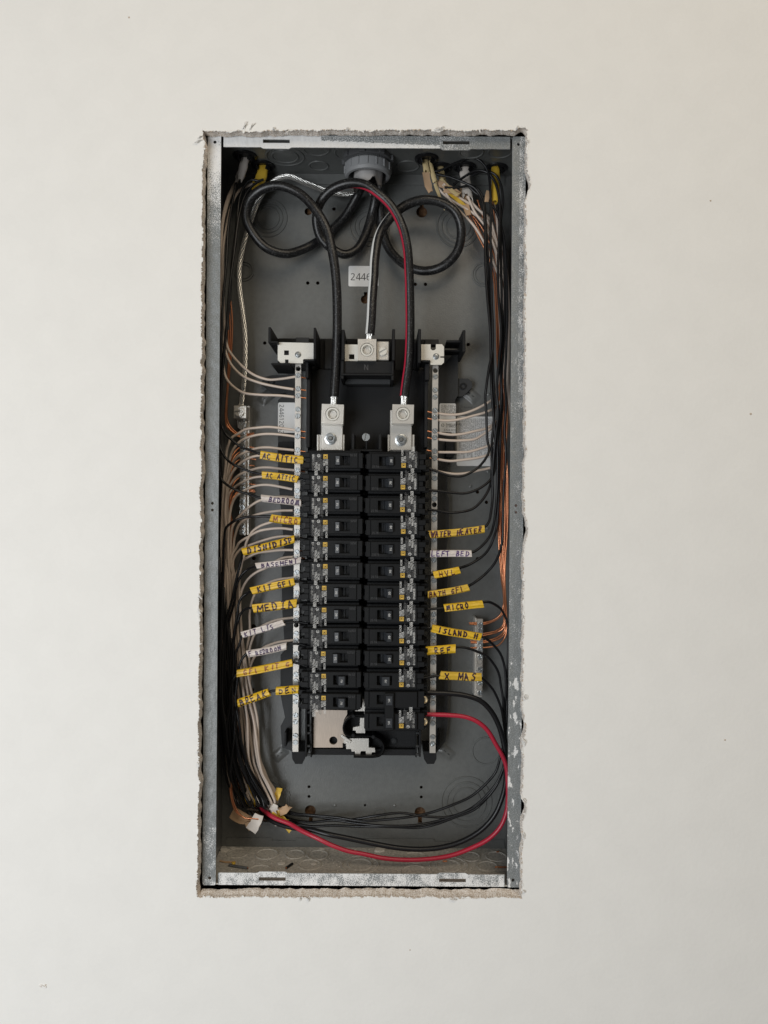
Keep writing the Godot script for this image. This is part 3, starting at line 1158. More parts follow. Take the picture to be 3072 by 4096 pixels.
# a socket screw in a lug: a ring, and a hexagonal well
func socket(s: Shape, p: Vector3, r: float) -> void:
	s.lathe([Vector2(r, -0.001), Vector2(r, 0.0007), Vector2(r * 0.93, 0.0011), Vector2(r * 0.74, 0.0011), Vector2(r * 0.70, 0.0006), Vector2(r * 0.66, -0.001)], facing(p), 28)
	var hexr := r * 0.60
	for k in 6:
		var a := PI / 3 * k
		var b := PI / 3 * (k + 1)
		var pa := p + Vector3(cos(a), sin(a), 0) * hexr
		var pb := p + Vector3(cos(b), sin(b), 0) * hexr
		var oa := p + Vector3(cos(a), sin(a), 0) * r * 0.67 - Vector3(0, 0, 0.0004)
		var ob := p + Vector3(cos(b), sin(b), 0) * r * 0.67 - Vector3(0, 0, 0.0004)
		var dz := Vector3(0, 0, -0.006)
		s.quad(oa, ob, pb, pa)
		s.quad(pb, pb + dz, pa + dz, pa)
		s.tri(p + dz, pa + dz, pb + dz)


func lug_block(cx: float, cy: float, w: float, h: float, zf: float, spin: float, sock: float, parent: Node3D, deep := 0.016) -> void:
	var c := at(cx, cy, zf)
	var hw := mm(w, zf) * 0.5
	var hh := mm(h, zf) * 0.5
	var lug := plate("lug_body", PackedVector2Array(), 0, 0, [], M.tinned, parent) if false else null
	var m := Shape.new()
	# a block with a round well in its face
	var rr := mm(sock, zf) * 1.06
	var seg := 28
	var sq := PackedVector3Array()
	var ci := PackedVector3Array()
	var xf := facing(c, spin)
	for k in seg:
		var a := TAU * k / seg
		var d := Vector2(cos(a), sin(a))
		var q: float = minf(hw / maxf(absf(d.x), 1e-6), hh / maxf(absf(d.y), 1e-6))
		sq.append(Vector3(d.x * q, d.y * q, 0))
		ci.append(Vector3(d.x * rr, d.y * rr, 0))
	for k in seg:
		var j := (k + 1) % seg
		m.quad(xf * sq[k], xf * sq[j], xf * ci[j], xf * ci[k])
		m.quad(xf * ci[k], xf * ci[j], xf * (ci[j] - Vector3(0, 0, 0.004)), xf * (ci[k] - Vector3(0, 0, 0.004)))
		m.tri(xf * Vector3(0, 0, -0.004), xf * (ci[k] - Vector3(0, 0, 0.004)), xf * (ci[j] - Vector3(0, 0, 0.004)))
	for sg in [[hw, hh], [-hw, hh], [-hw, -hh], [hw, -hh]]:   # the corners that the fan cuts off
		var cc := Vector3(sg[0], sg[1], 0)
		for k in seg:
			var j := (k + 1) % seg
			var near1 := absf(absf(sq[k].x) - hw) < 1e-6
			var near2 := absf(absf(sq[j].x) - hw) < 1e-6
			if near1 != near2 and signf(sq[k].x) == signf(cc.x) and signf(sq[k].y) == signf(cc.y) and signf(sq[j].x) == signf(cc.x) and signf(sq[j].y) == signf(cc.y):
				m.tri(xf * sq[k], xf * cc, xf * sq[j])
	m.box(Vector3(-hw, -hh, -deep), Vector3(hw, hh, -0.0041), 0.0003, xf)
	for k in 4:
		var cs := [Vector3(-hw, -hh, 0), Vector3(hw, -hh, 0), Vector3(hw, hh, 0), Vector3(-hw, hh, 0)]
		var a: Vector3 = cs[k]
		var b: Vector3 = cs[(k + 1) % 4]
		m.quad(xf * (a - Vector3(0, 0, 0.0043)), xf * (b - Vector3(0, 0, 0.0043)), xf * b, xf * a)
	part(m, "lug_body", M.tinned, parent)
	m = Shape.new()
	socket(m, c - Vector3(0, 0, 0.0014), mm(sock, zf))
	part(m, "lug_screw", M.zinc_plate, parent)


func lugs() -> void:
	for q in [[1330, 1656, 88, 78, -0.03, 1284, 1371, 1267, 1378, 1323, 1755, "left"], [1612, 1656, 86, 76, -0.015, 1560, 1647, 1550, 1658, 1604, 1760, "right"]]:
		var lug := thing("main_lug", at(q[0], 1800, -60), "tinned terminal lug clamping the black service cable with the red stripe" if q[11] == "right" else "tinned terminal lug clamping the plain black service cable", "lug", "main terminal lugs above the breakers")
		var s := Shape.new()
		pbox(s, q[7], 1738, q[8], 1806, -52, -55, 0.0006)
		pbox(s, q[7], 1738, q[7] + 8, 1806, -49, -55, 0.0006)
		pbox(s, q[8] - 8, 1738, q[8], 1806, -49, -55, 0.0006)
		part(s, "bus_plate", M.tinned, lug)
		s = Shape.new()
		pbox(s, q[5], 1640, q[6], 1801, -47, -51.5, 0.0006)
		part(s, "strap", M.tinned, lug)
		lug_block(q[0], q[1], q[2], q[3], -28, q[4], 27.0, lug, 0.0185)
		var c := at(q[9], q[10], -47)
		s = Shape.new()
		s.lathe([Vector2(0.0073, 0), Vector2(0.0071, 0.001), Vector2(0.0052, 0.0013), Vector2(0, 0.0013)], facing(c), 28)
		part(s, "washer", M.zinc, lug)
		s = Shape.new()
		var hx := PackedVector2Array()
		for k in 6:
			hx.append(Vector2(cos(PI / 3 * k + 0.2), sin(PI / 3 * k + 0.2)) * 0.0058)
		s.prism(hx, 0.0013, 0.0046, facing(c))
		s.lathe([Vector2(0.0048, 0.0046), Vector2(0.0044, 0.0051), Vector2(0.0028, 0.0051)], facing(c), 20)
		part(s, "nut", M.zinc, lug)
		s = Shape.new()
		s.lathe([Vector2(0.0026, 0.004), Vector2(0.0026, 0.0072), Vector2(0.0020, 0.0078), Vector2(0, 0.0078)], facing(c), 14)
		part(s, "stud", M.steel_dark, lug)
	var nl := thing("neutral_lug", at(1467, 1440, -60), "tinned neutral lug in the black pocket lettered N", "lug")
	lug_block(1468, 1399, 74, 86, -24, 0.0, 26.0, nl, 0.02)
	var s := Shape.new()
	pbox(s, 1507, 1365, 1556, 1441, -32, -40, 0.0008)
	part(s, "bond_block", M.tinned, nl)
	s = Shape.new()
	screw(s, at(1532, 1406, -31.6), 0.0046, 0.5, false)
	part(s, "bond_screw", M.zinc_plate, nl)
	var hc := at(1407, 1427, -36)
	plate("bond_strap", prect(1376, 1378, 1432, 1446, -36), -0.036, 0.002, [[hc.x, hc.y, mm(21, -36), mm(20, -36)]], M.zinc_plate, nl)


# ---- the two long neutral bars
func neutral_bars() -> void:
	for sd in 2:
		var x0 := 1193.0 if sd == 0 else 1742.0
		var bar := thing("neutral_bar", at(x0 - 12, 3008 if sd == 0 else 3012, -60), "long silver neutral bar of screws beside the %s column of breakers" % ("left" if sd == 0 else "right"), "terminal bar", "neutral bars beside the breakers")
		var top := at(x0, 1452, -42)
		var bottom := at(x0 - 12, 3007 if sd == 0 else 3012, -42)
		var hw := mm(11.6, -42)
		var x := (top.x + bottom.x) * 0.5
		var ys := []
		var off := 0.0 if sd == 0 else 5.0
		ys.append(1501.0 + off)
		for k in 18:
			ys.append(1555.0 + off + 81.6 * k)
			ys.append(1582.0 + off + 81.6 * k)
		var holes := []
		var empty := [1475.0 + off, 2501.0] if sd == 0 else [1482.0, 2019.0]
		for y in empty:
			holes.append([x, at(x0, y, -42).y, 0.0030])
		for y in ys:      # each screw sits in a threaded well
			holes.append([x, at(x0 - (y - 1452) * 0.0075, y, -42).y, 0.00318])
		plate("bar", rect(x - hw, bottom.y, x + hw, top.y), -0.042, 0.0075, holes, M.bar_metal, bar)
		for y in ys:
			var skip := false
			for q in empty:
				skip = skip or absf(q - y) < 12
			if skip:
				continue
			var s := Shape.new()
			screw(s, Vector3(x, at(x0 - (y - 1452) * 0.0075, y, -42).y, -0.0421), 0.00285, rng.randf() * TAU, rng.randf() < 0.4)
			part(s, "screw", M.zinc, bar)
		# its plated top strap
		if sd == 0:
			var a := at(1146, 1411, -34)
			var b := at(1147, 1448, -34)
			plate("top_strap", outline([[1118, 1369], [1256, 1372], [1256, 1438], [1212, 1438], [1212, 1453], [1122, 1452], [1111, 1440], [1111, 1378]], -34), -0.034, 0.002, [[a.x, a.y, mm(19, -34), mm(19, -34)], [b.x, b.y, mm(14, -34), mm(20, -34)]], M.zinc_plate, bar)
		else:
			var a := at(1733, 1384, -34)
			var b := at(1770, 1428, -34)
			plate("top_strap", outline([[1685, 1377], [1768, 1377], [1776, 1387], [1776, 1449], [1766, 1459], [1722, 1459], [1722, 1442], [1685, 1442]], -34), -0.034, 0.002, [[a.x, a.y, mm(21, -34), mm(24, -34)], [b.x, b.y, mm(18, -34), mm(6, -34)], [a.x, at(1733, 1391, -34).y, mm(10.5, -34)]], M.zinc_plate, bar)
		var s := Shape.new()
		var c := at(1192, 1419, -34) if sd == 0 else at(1744, 1426, -34)
		s.lathe([Vector2(0.0038, -0.0004), Vector2(0.0036, 0.001), Vector2(0.0022, 0.0019), Vector2(0, 0.0021)], facing(c), 18)
		for k in 3:
			s.box(Vector3(-0.0016, -0.0004, 0.0018), Vector3(0.0016, 0.0004, 0.0025), 0.0001, facing(c, PI / 3 * k))
		part(s, "strap_screw", M.zinc, bar)


func ground_bars() -> void:
	var gb := thing("ground_bar", at(975, 2141, -92), "short silver ground bar with lug and copper wires, left of the breakers", "ground bar", "ground bars on the back of the box")
	var s := Shape.new()
	var x := at(972, 1880, -72).x
	var yt := at(972, 1640, -72).y
	var yb := at(966, 2141, -72).y
	s.box(Vector3(x - 0.0040, yb, -0.080), Vector3(x + 0.0040, yt, -0.072), 0.0004)
	part(s, "bar", M.bar_metal, gb)
	s = Shape.new()
	s.box(Vector3(x + 0.0041, yb, -0.094), Vector3(x + 0.0070, yt + 0.006, -0.076), 0.0003)
	part(s, "bar_flange", M.tinned, gb)
	for k in 17:
		s = Shape.new()
		screw(s, Vector3(x - 0.0005 + 0.0004 * sin(k * 2.3), at(970, 1731 + 24.8 * k, -72).y, -0.0714 + 0.0006 * sin(k * 1.7)), 0.0033, rng.randf() * TAU, k % 5 != 2)
		part(s, "screw", M.zinc, gb)
	s = Shape.new()
	pbox(s, 934, 1622, 986, 1674, -58, -80, 0.0008)
	part(s, "lug_body", M.tinned, gb)
	s = Shape.new()
	screw(s, at(958, 1648, -57.2), 0.0056, 0.05, false)
	part(s, "lug_screw", M.tinned, gb)

	gb = thing("ground_bar", at(1915, 2790, -92), "short silver ground bar with copper wires, right of the breakers", "ground bar", "ground bars on the back of the box")
	x = at(1919, 2632, -72).x
	yt = at(1919, 2476, -72).y
	yb = at(1917, 2788, -72).y
	s = Shape.new()
	s.box(Vector3(x - 0.0037, yb, -0.080), Vector3(x + 0.0037, yt, -0.072), 0.0004)
	part(s, "bar", M.bar_metal, gb)
	s = Shape.new()
	s.box(Vector3(x - 0.0062, yb, -0.094), Vector3(x - 0.0038, yt + 0.001, -0.076), 0.0003)
	part(s, "bar_flange", M.tinned, gb)
	var i := 0
	for y in [2499, 2520, 2552, 2574, 2598, 2627, 2677, 2703, 2730, 2772]:
		s = Shape.new()
		screw(s, Vector3(x + 0.0006, at(1921, y, -72).y, -0.0714), 0.0032, rng.randf() * TAU)
		part(s, "screw", M.zinc, gb)
	for y in [2648, 2749]:
		s = Shape.new()
		s.lathe([Vector2(0.0031, 0.0002), Vector2(0.0027, -0.0004), Vector2(0, -0.0012)], facing(Vector3(x, at(1921, y, -72).y, -0.0718)), 14)
		part(s, "open_hole", M.steel_dark, gb)


# ---- printed stickers
func sticker(called: String, pts: PackedVector2Array, z: float, label: String) -> Node3D:
	var o := thing(called, Vector3(pts[0].x, pts[0].y, z * 0.001), label, "sticker")
	var s := Shape.new()
	s.prism(pts, z * 0.001, z * 0.001 + 0.00015)
	part(s, "paper", M.sticker, o)
	return o


func stickers() -> void:
	var up := PackedVector3Array()
	var turn := Basis(Vector3(0, 0, 1), -PI / 2)
	var o := sticker("number_sticker", prect(1394, 1064, 1514, 1146, -94.9, 0.002), -94.9, "white number sticker on the back panel below the cable loops")
	var s := Shape.new()
	print_text(s, "24461", 0.0085, facing(at(1402, 1108, -94.7)))
	part(s, "printed_number", M.print_dark, o)
	o = sticker("number_sticker", prect(1112, 1610, 1182, 1731, -79.8, 0.002), -79.8, "white serial number sticker beside the left neutral bar")
	s = Shape.new()
	print_text(s, "2446120627", 0.0053, Transform3D(turn, at(1126, 1618, -79.6)))
	part(s, "printed_number", M.print_dark, o)
	o = sticker("rating_sticker", prect(1758, 1614, 1823, 1739, -79.8, 0.0015), -79.8, "small white rating sticker beside the right neutral bar")
	s = Shape.new()
	var y := 1622.0
	for w in ["HOM 3060L225PGC", "HOMELINE Plug-on Neutral", "Series / Serie: S04", "Box / Caja: B4014A", "Use only Square D", "accessories and circuit", "breakers. UL listed"]:
		print_text(s, w, 0.00115, facing(at(1763, y, -79.6)))
		y += 6.4
	print_text(s, "PANELBOARD", 0.0016, facing(at(1783, 1698, -79.6)), 0, true)
	print_text(s, "E139072", 0.0016, facing(at(1783, 1706, -79.6)), 0, true)
	print_text(s, "E/EI4 0016", 0.0012, facing(at(1776, 1720, -79.6)))
	var c := at(1771, 1701, -79.65)
	s.lathe([Vector2(0.0021, 0), Vector2(0.0021, 0.00005), Vector2(0.0017, 0.00005)], facing(c), 20)
	print_text(s, "UL", 0.0014, facing(c + Vector3(0, 0, 0.0001)), 1)
	pbox(s, 1768, 1728, 1806, 1738, -79.55, -79.7, 0.0)
	part(s, "printed_text", M.print_dark, o)
	s = Shape.new()
	print_text(s, "SQUARE D", 0.0017, facing(at(1770, 1733, -79.45)), 0, true)
	part(s, "reversed_text", M.print_white, o)
	o = sticker("warning_sticker", prect(1827, 1666, 1975, 1864, -94.9, 0.002), -94.9, "large white sticker of fine print behind the right-hand wires")
	s = Shape.new()
	var x := 1834.0
	for w in ["40271-600-03", "la confiabilidad del equipo y la", "seguridad del usuario. El uso de", "afectar el desempeño del producto", "solventes o aerosol en este", "entren en contacto con las partes", "Al permitir que los productos de", "user safety and equipment reliability", "interruptores Square D no se", "petroleum based paint, solvents or", "contact the non-metallic parts of",
			"this product may adversely affect", "Allowing petroleum based paint", "for damages. Square D is not", "Equipment performance and reliability", "Safety and use only breakers in", "parts may crack. Allow no solvents", "perform as intended. Do not exceed"]:
		print_text(s, w, 0.00165, Transform3D(turn, at(x, 1674, -94.7)))
		x += 7.7
	part(s, "printed_text", M.print_dark, o)


# ---- circuit breakers, built in millimetres about the middle of the raised face, wire end to the left
func mbox(s: Shape, x0: float, x1: float, y0: float, y1: float, z0: float, z1: float, ch := 0.3) -> void:
	s.box(Vector3(x0, y0, z0) * 0.001, Vector3(x1, y1, z1) * 0.001, ch * 0.001)


# a block with a well sunk in its top
func welled(s: Shape, o: Array, w: Array, top: float, bottom: float, floor_: float, ch := 0.6) -> void:   # o, w: x0, x1, y0, y1
	var k := 0.001
	var p := func(r: Array, z: float, inset: float) -> Array:
		return [Vector3(r[0] + inset, r[2] + inset, z) * k, Vector3(r[1] - inset, r[2] + inset, z) * k, Vector3(r[1] - inset, r[3] - inset, z) * k, Vector3(r[0] + inset, r[3] - inset, z) * k]
	var a: Array = p.call(o, bottom, 0.0)
	var b: Array = p.call(o, top - ch, 0.0)
	var c: Array = p.call(o, top, ch)
	var d: Array = p.call(w, top, -0.25)
	var d2: Array = p.call(w, top - 0.25, 0.0)
	var e: Array = p.call(w, floor_, 0.0)
	for i in 4:
		var j := (i + 1) % 4
		s.quad(a[i], a[j], b[j], b[i])
		s.quad(b[i], b[j], c[j], c[i])
		s.quad(c[i], c[j], d[j], d[i])
		s.quad(d[i], d[j], d2[j], d2[i])
		s.quad(d2[i], d2[j], e[j], e[i])
	s.quad(e[0], e[1], e[2], e[3])


func case_shape(s: Shape, dy: float) -> void:
	mbox(s, -31, 31, dy - 12.15, dy + 12.15, -42, -8, 1.0)             # body between the shoulders
	welled(s, [-27.6, 27.9, dy - 9.2, dy + 9.2], [1.4, 18.6, dy - 5.8, dy + 4.9], 0.0, -9.0, -8.2)
	mbox(s, -36.0, -27.7, dy + 3.3, dy + 9.0, -30, -0.5, 0.4)         # prongs either side of the terminal
	mbox(s, -36.0, -27.7, dy - 9.0, dy - 2.9, -30, -0.5, 0.4)
	mbox(s, -33.2, -27.7, dy - 2.8, dy + 3.2, -30, -2.2, 0.3)
	mbox(s, -40.5, -31.2, dy - 10.6, dy - 5.2, -36, -12, 0.4)         # terminal shrouds
	mbox(s, -40.5, -31.2, dy + 4.6, dy + 10.2, -36, -12, 0.4)
	mbox(s, 28.0, 33.4, dy - 9.0, dy + 8.6, -36, -1.2, 0.4)           # hook end
	mbox(s, 33.5, 34.6, dy - 8.6, dy - 4.0, -30, -6, 0.3)
	mbox(s, 33.5, 34.6, dy + 3.2, dy + 7.8, -30, -6, 0.3)
	# low panel lines moulded in the face
	mbox(s, 20.0, 20.3, dy - 9.0, dy + 3.2, -0.2, 0.14, 0.05)
	mbox(s, 20.3, 27.4, dy + 3.2, dy + 3.5, -0.2, 0.14, 0.05)
	mbox(s, -4.4, -4.1, dy - 8.9, dy + 4.4, -0.2, 0.14, 0.05)


func toggle_shape(s: Shape, dy: float, state: String) -> void:
	var prof: Array
	if state == "off":
		prof = [[1.7, -7.5], [1.7, 3.4], [2.4, 4.3], [6.6, 4.7], [7.4, 3.9], [11.5, -7.5]]
	elif state == "on":
		prof = [[5.0, -7.5], [7.4, 3.4], [8.2, 4.3], [14.2, 4.4], [15.4, 3.6], [16.2, -7.5]]
	else:
		prof = [[2.4, -7.5], [3.6, 3.4], [4.4, 4.3], [12.2, 4.4], [13.0, 3.6], [15.2, -7.5]]
	var pts := PackedVector2Array()
	for q in prof:
		pts.append(Vector2(q[0], q[1]) * 0.001)
	# the outline lies in x-z and runs along y
	var xf := Transform3D(Basis(Vector3(1, 0, 0), Vector3(0, 0, 1), Vector3(0, -1, 0)), Vector3(0, dy * 0.001, 0))
	s.prism(pts, -0.0045, 0.0054, xf)
	if state == "off":
		for x in [11.8, 13.4]:
			mbox(s, x, x + 0.7, dy - 5.6, dy + 4.7, -7.8, -5.8, 0.2)


func face_print(s: Shape, serial: String, dy: float, fine: bool) -> void:
	var turn := Basis(Vector3(0, 0, 1), -PI / 2)
	for q in [["TYPE HOM", -8.3, 1.2, 1.15], ["TIPO", -9.9, 1.2, 0.8], ["10 kA", -11.5, 1.2, 1.25], ["120/240 V~", -13.2, 0.2, 0.7], ["Cu-Al/Cu", -15.3, 6.6, 0.6], ["60/75°C", -15.3, -3.0, 0.6], ["LISTED", -17.3, 2.6, 0.7], ["C.A.", -18.5, 2.6, 0.6],
			["HACR TYPE", -20.1, -2.2, 0.75], ["TIPO CAAR", -21.5, -2.2, 0.75], ["ISSUE NO", -21.6, 6.6, 0.6], ["NOM", -17.4, -4.4, 0.9], ["SWD", -24.3, -5.6, 0.7]]:
		if (q[3] < 0.74) != fine:
			continue
		print_text(s, q[0], q[3] * 0.00105, Transform3D(turn, Vector3(q[1], q[2] + dy, 0.06) * 0.001))
	if fine:
		return
	print_text(s, serial, 0.0014, Transform3D(turn, Vector3(-24.1, 6.7 + dy, 0.06) * 0.001), 0, true)
	var c := Vector3(-17.6, 5.1 + dy, 0.0) * 0.001
	s.lathe([Vector2(0.0018, 0), Vector2(0.0018, 0.00006), Vector2(0.0014, 0.00006)], facing(c), 16)
	print_text(s, "UL", 0.0012, Transform3D(turn, c + Vector3(0, 0, 0.00006)), 1)


# the maker's emblem: a square frame round a squared letter
func emblem(s: Shape, dy: float) -> void:
	var c := Vector2(-9.75, 4.2 + dy)
	for f in [[2.45, 1.85], [1.35, 0.75]]:
		var o: float = f[0]
		var i: float = f[1]
		mbox(s, c.x - o, c.x + o, c.y + i, c.y + o, 0.0, 0.07, 0.0)
		mbox(s, c.x - o, c.x + o, c.y - o, c.y - i, 0.0, 0.07, 0.0)
		mbox(s, c.x - o, c.x - i, c.y - i, c.y + i, 0.0, 0.07, 0.0)
		mbox(s, c.x + i, c.x + o, c.y - i, c.y + i, 0.0, 0.07, 0.0)
	mbox(s, c.x - 1.75, c.x + 1.35, c.y + 1.35, c.y + 1.75, 0.0, 0.07, 0.0)


func make_breaker(amps: String, serial: String, code: String, state: String) -> Node3D:
	var b := Node3D.new()
	b.name = "breaker_pattern"
	add_child(b)
	var s := Shape.new()
	case_shape(s, 0.0)
	part(s, "case", M.black_plastic, b, true)
	s = Shape.new()
	toggle_shape(s, 0.0, state)
	var t := part(s, "toggle", M.handle_plastic, b, true)
	s = Shape.new()
	var turn := Basis(Vector3(0, 0, 1), -PI / 2)
	var tx: float = {"off": 4.5, "on": 11.2, "mid": 8.3}[state]
	print_text(s, amps, 0.0024, Transform3D(turn, Vector3(tx, -0.3, 4.78) * 0.001), 1, true)
	part(s, "rating_number", M.print_white, t, true)
	s = Shape.new()
	face_print(s, serial, 0.0, false)
	part(s, "printed_text", M.print_white, b, true)
	s = Shape.new()
	face_print(s, serial, 0.0, true)
	part(s, "fine_print", M.print_fine, b, true)
	s = Shape.new()
	emblem(s, 0.0)
	part(s, "emblem", M.print_yellow, b, true)
	s = Shape.new()
	print_text(s, code, 0.0017, Transform3D(Basis(Vector3(0, 0, 1), PI), Vector3(26.6, 6.0, 0.06) * 0.001))
	part(s, "date_code", M.moulded_mark, b, true)
	return b


func breakers() -> void:
	var kinds := {}
	var ordinal := ["top", "second", "third", "fourth", "fifth", "sixth", "seventh", "eighth", "ninth", "tenth", "eleventh", "twelfth"]
	var left := [["20", "0166939", "25 16", "off"], ["20", "DP-4075", "2525", "off"], ["15", "0119680", "25273", "off"], ["20", "DP-4075", "2525", "off"], ["20", "DP-4075", "2525", "off"], ["15", "0119680", "25273", "off"],
		["20", "DP-4075", "2525", "off"], ["20", "DP-4075", "2525", "off"], ["15", "0119680", "25273", "off"], ["15", "0119680", "25273", "off"], ["20", "DP-4075", "25 16", "on"], ["20", "DP-4075", "25 25", "on"]]
	var right := []
	for i in 11:
		right.append(["20", "0166939", "25 16", "off"])
	right[4] = ["15", "0119680", "25273", "off"]
	right[10] = ["20", "DP-4075", "", "mid"]
	for sd in 2:
		var list: Array = left if sd == 0 else right
		for i in list.size():
			var q: Array = list[i]
			var key := str(q)
			if not kinds.has(key):
				kinds[key] = make_breaker(q[0], q[1], q[2], q[3])
			var o: Node3D = kinds[key].duplicate()
			o.name = numbered("circuit_breaker")
			add_child(o)
			var px := (1336.0 if sd == 0 else 1579.5) - i * 87.8 * ROLL
			o.position = at(px + rng.randf_range(-2.0, 2.0), (1840.5 if sd == 0 else 1847.0) + 87.8 * i, -16) + Vector3(0, rng.randf_range(-0.00025, 0.00025), rng.randf_range(-0.0006, 0.0004))
			if i > 8:
				o.position.x += (-0.0006 if sd == 0 else -0.0004)
			o.rotation.z = (0.0 if sd == 0 else PI) + rng.randf_range(-0.007, 0.007)
			tag(o, "black %s amp circuit breaker, %s in the %s column" % [q[0], ordinal[i], "left" if sd == 0 else "right"], "breaker", "single circuit breakers")
	for k in kinds:
		kinds[k].free()
	# the two-pole breaker at the foot of the right column
	var d := thing("double_breaker", at(1572, 2844, -16), "black two pole 50 amp breaker with tied handles at the foot of the right column", "breaker")
	d.rotation.z = PI
	var s := Shape.new()
	for dy in [-12.75, 12.75]:
		mbox(s, -32, 32.5, dy - 12.6, dy + 12.6, -42, -7, 0.7)
		welled(s, [-28, 27.6, dy - 9.4, dy + 9.4], [11.2, 18.8, dy - 5.6, dy + 5.0], 0.0, -8.0, -7.4)
		mbox(s, -36.5, -28.1, dy - 9.4, dy + 9.4, -34, -3.0, 0.5)
		mbox(s, -40.5, -32.2, dy - 10.6, dy - 5.0, -36, -12, 0.4)
		mbox(s, -40.5, -32.2, dy + 4.6, dy + 10.2, -36, -12, 0.4)
		mbox(s, 28.0, 33.4, dy - 9.0, dy + 8.6, -36, -2.0, 0.5)
	part(s, "case", M.black_plastic, d, true)
	s = Shape.new()
	mbox(s, -1.0, 9.8, -21.5, 21.5, 0.3, 4.2, 0.7)
	var tie := part(s, "handle_tie", M.black_plastic, d, true)
	for dy in [-13.2, 12.6]:
		s = Shape.new()
		mbox(s, 0.6, 8.2, dy - 5.4, dy + 5.4, 4.1, 5.4, 0.4)
		part(s, "toggle", M.handle_plastic, tie, true)
		s = Shape.new()
		print_text(s, "50", 0.0025, Transform3D(Basis(Vector3(0, 0, 1), -PI / 2), Vector3(4.6, dy, 5.5) * 0.001), 1, true)
		part(s, "rating_number", M.print_white, tie, true)
	s = Shape.new()
	face_print(s, "DP-4075", 13.0, false)
	part(s, "printed_text", M.print_white, d, true)
	s = Shape.new()
	face_print(s, "DP-4075", 13.0, true)
	part(s, "fine_print", M.print_fine, d, true)
	s = Shape.new()
	emblem(s, 13.0)
	part(s, "emblem", M.print_yellow, d, true)
	for dy in [-12.0, 13.6]:
		s = Shape.new()
		s.lathe([Vector2(0.0042, -0.004), Vector2(0.0042, 0), Vector2(0.0034, 0.0003), Vector2(0.0030, -0.0015), Vector2(0, -0.0015)], facing(Vector3(-36.3, dy, -3.6) * 0.001), 18)
		part(s, "terminal_screw", M.gold_terminal, d, true)


# ---- thick service conductors
func stripe(s: Shape, path: PackedVector3Array, r: float, half: float, lean: float, from: float, turn: float) -> void:
	var rings := []
	for i in path.size():
		var tg := (path[mini(i + 1, path.size() - 1)] - path[maxi(i - 1, 0)]).normalized()
		var side := tg.cross(Vector3(0, 0, 1)).normalized()        # the right hand of the way it runs
		var front := side.cross(tg).normalized()
		var ring := PackedVector3Array()
		for k in 5:
			var a := lean + half * (k - 2) / 2.0 - minf(2.6, maxf(0.0, from - float(i) / path.size()) * turn)     # the cable twists, which takes the stripe round the back
			ring.append(path[i] + (side * cos(a) + front * sin(a)) * (r + 0.00018))
		rings.append(ring)
	var fl := []
	for ring in rings:
		fl.append(ring)
	s.skin(fl, false, false)


func strands(s: Shape, centre: PackedVector3Array, r: float, count: int, thick: float, turns_per_m: float, sides := 5) -> Array:
	var fr := Shape.frames(centre)
	var out := []
	for k in count:
		var p := PackedVector3Array()
		var run := 0.0
		for i in centre.size():
			if i > 0:
				run += (centre[i] - centre[i - 1]).length()
			var a := TAU * k / count + run * turns_per_m * TAU
			p.append(centre[i] + fr[i].x * cos(a) * r + fr[i].y * sin(a) * r)
		out.append(p)
	return out


func service(label: String, raw: Array, lug: Vector3, stripe_m: Material, sm := 0.3, from := 0.5, turn := 12.0) -> void:
	var path := smooth(raw, 8)
	var o := thing("service_cable", path[path.size() - 1], label, "cable", "thick service cables")
	var s := Shape.new()
	s.tube(path, 0.0055, 16)
	part(s, "insulation", M.cable_black, o)
	if stripe_m:
		s = Shape.new()
		stripe(s, path, 0.0055, sm, 0.62, from, turn)
		part(s, "stripe", stripe_m, o)
	var e := path[path.size() - 1]
	for ring in [[0.0, 0.0, 1], [0.0024, 0.4, 6], [0.0040, 0.2, 10]]:
		for k in ring[2]:
			s = Shape.new()
			var a: float = TAU * k / ring[2] + ring[1]
			var d: Vector3 = Vector3(cos(a), 0, sin(a)) * float(ring[0])
			var b: Vector3 = lug + d * Vector3(1.15, 1, 0.6)
			s.tube(smooth([e + d * 0.9 + Vector3(0, 0.002, 0), e.lerp(b, 0.5) + d * 0.12, b], 3), 0.00095, 6)
			part(s, "strand", M.strand_metal, o)


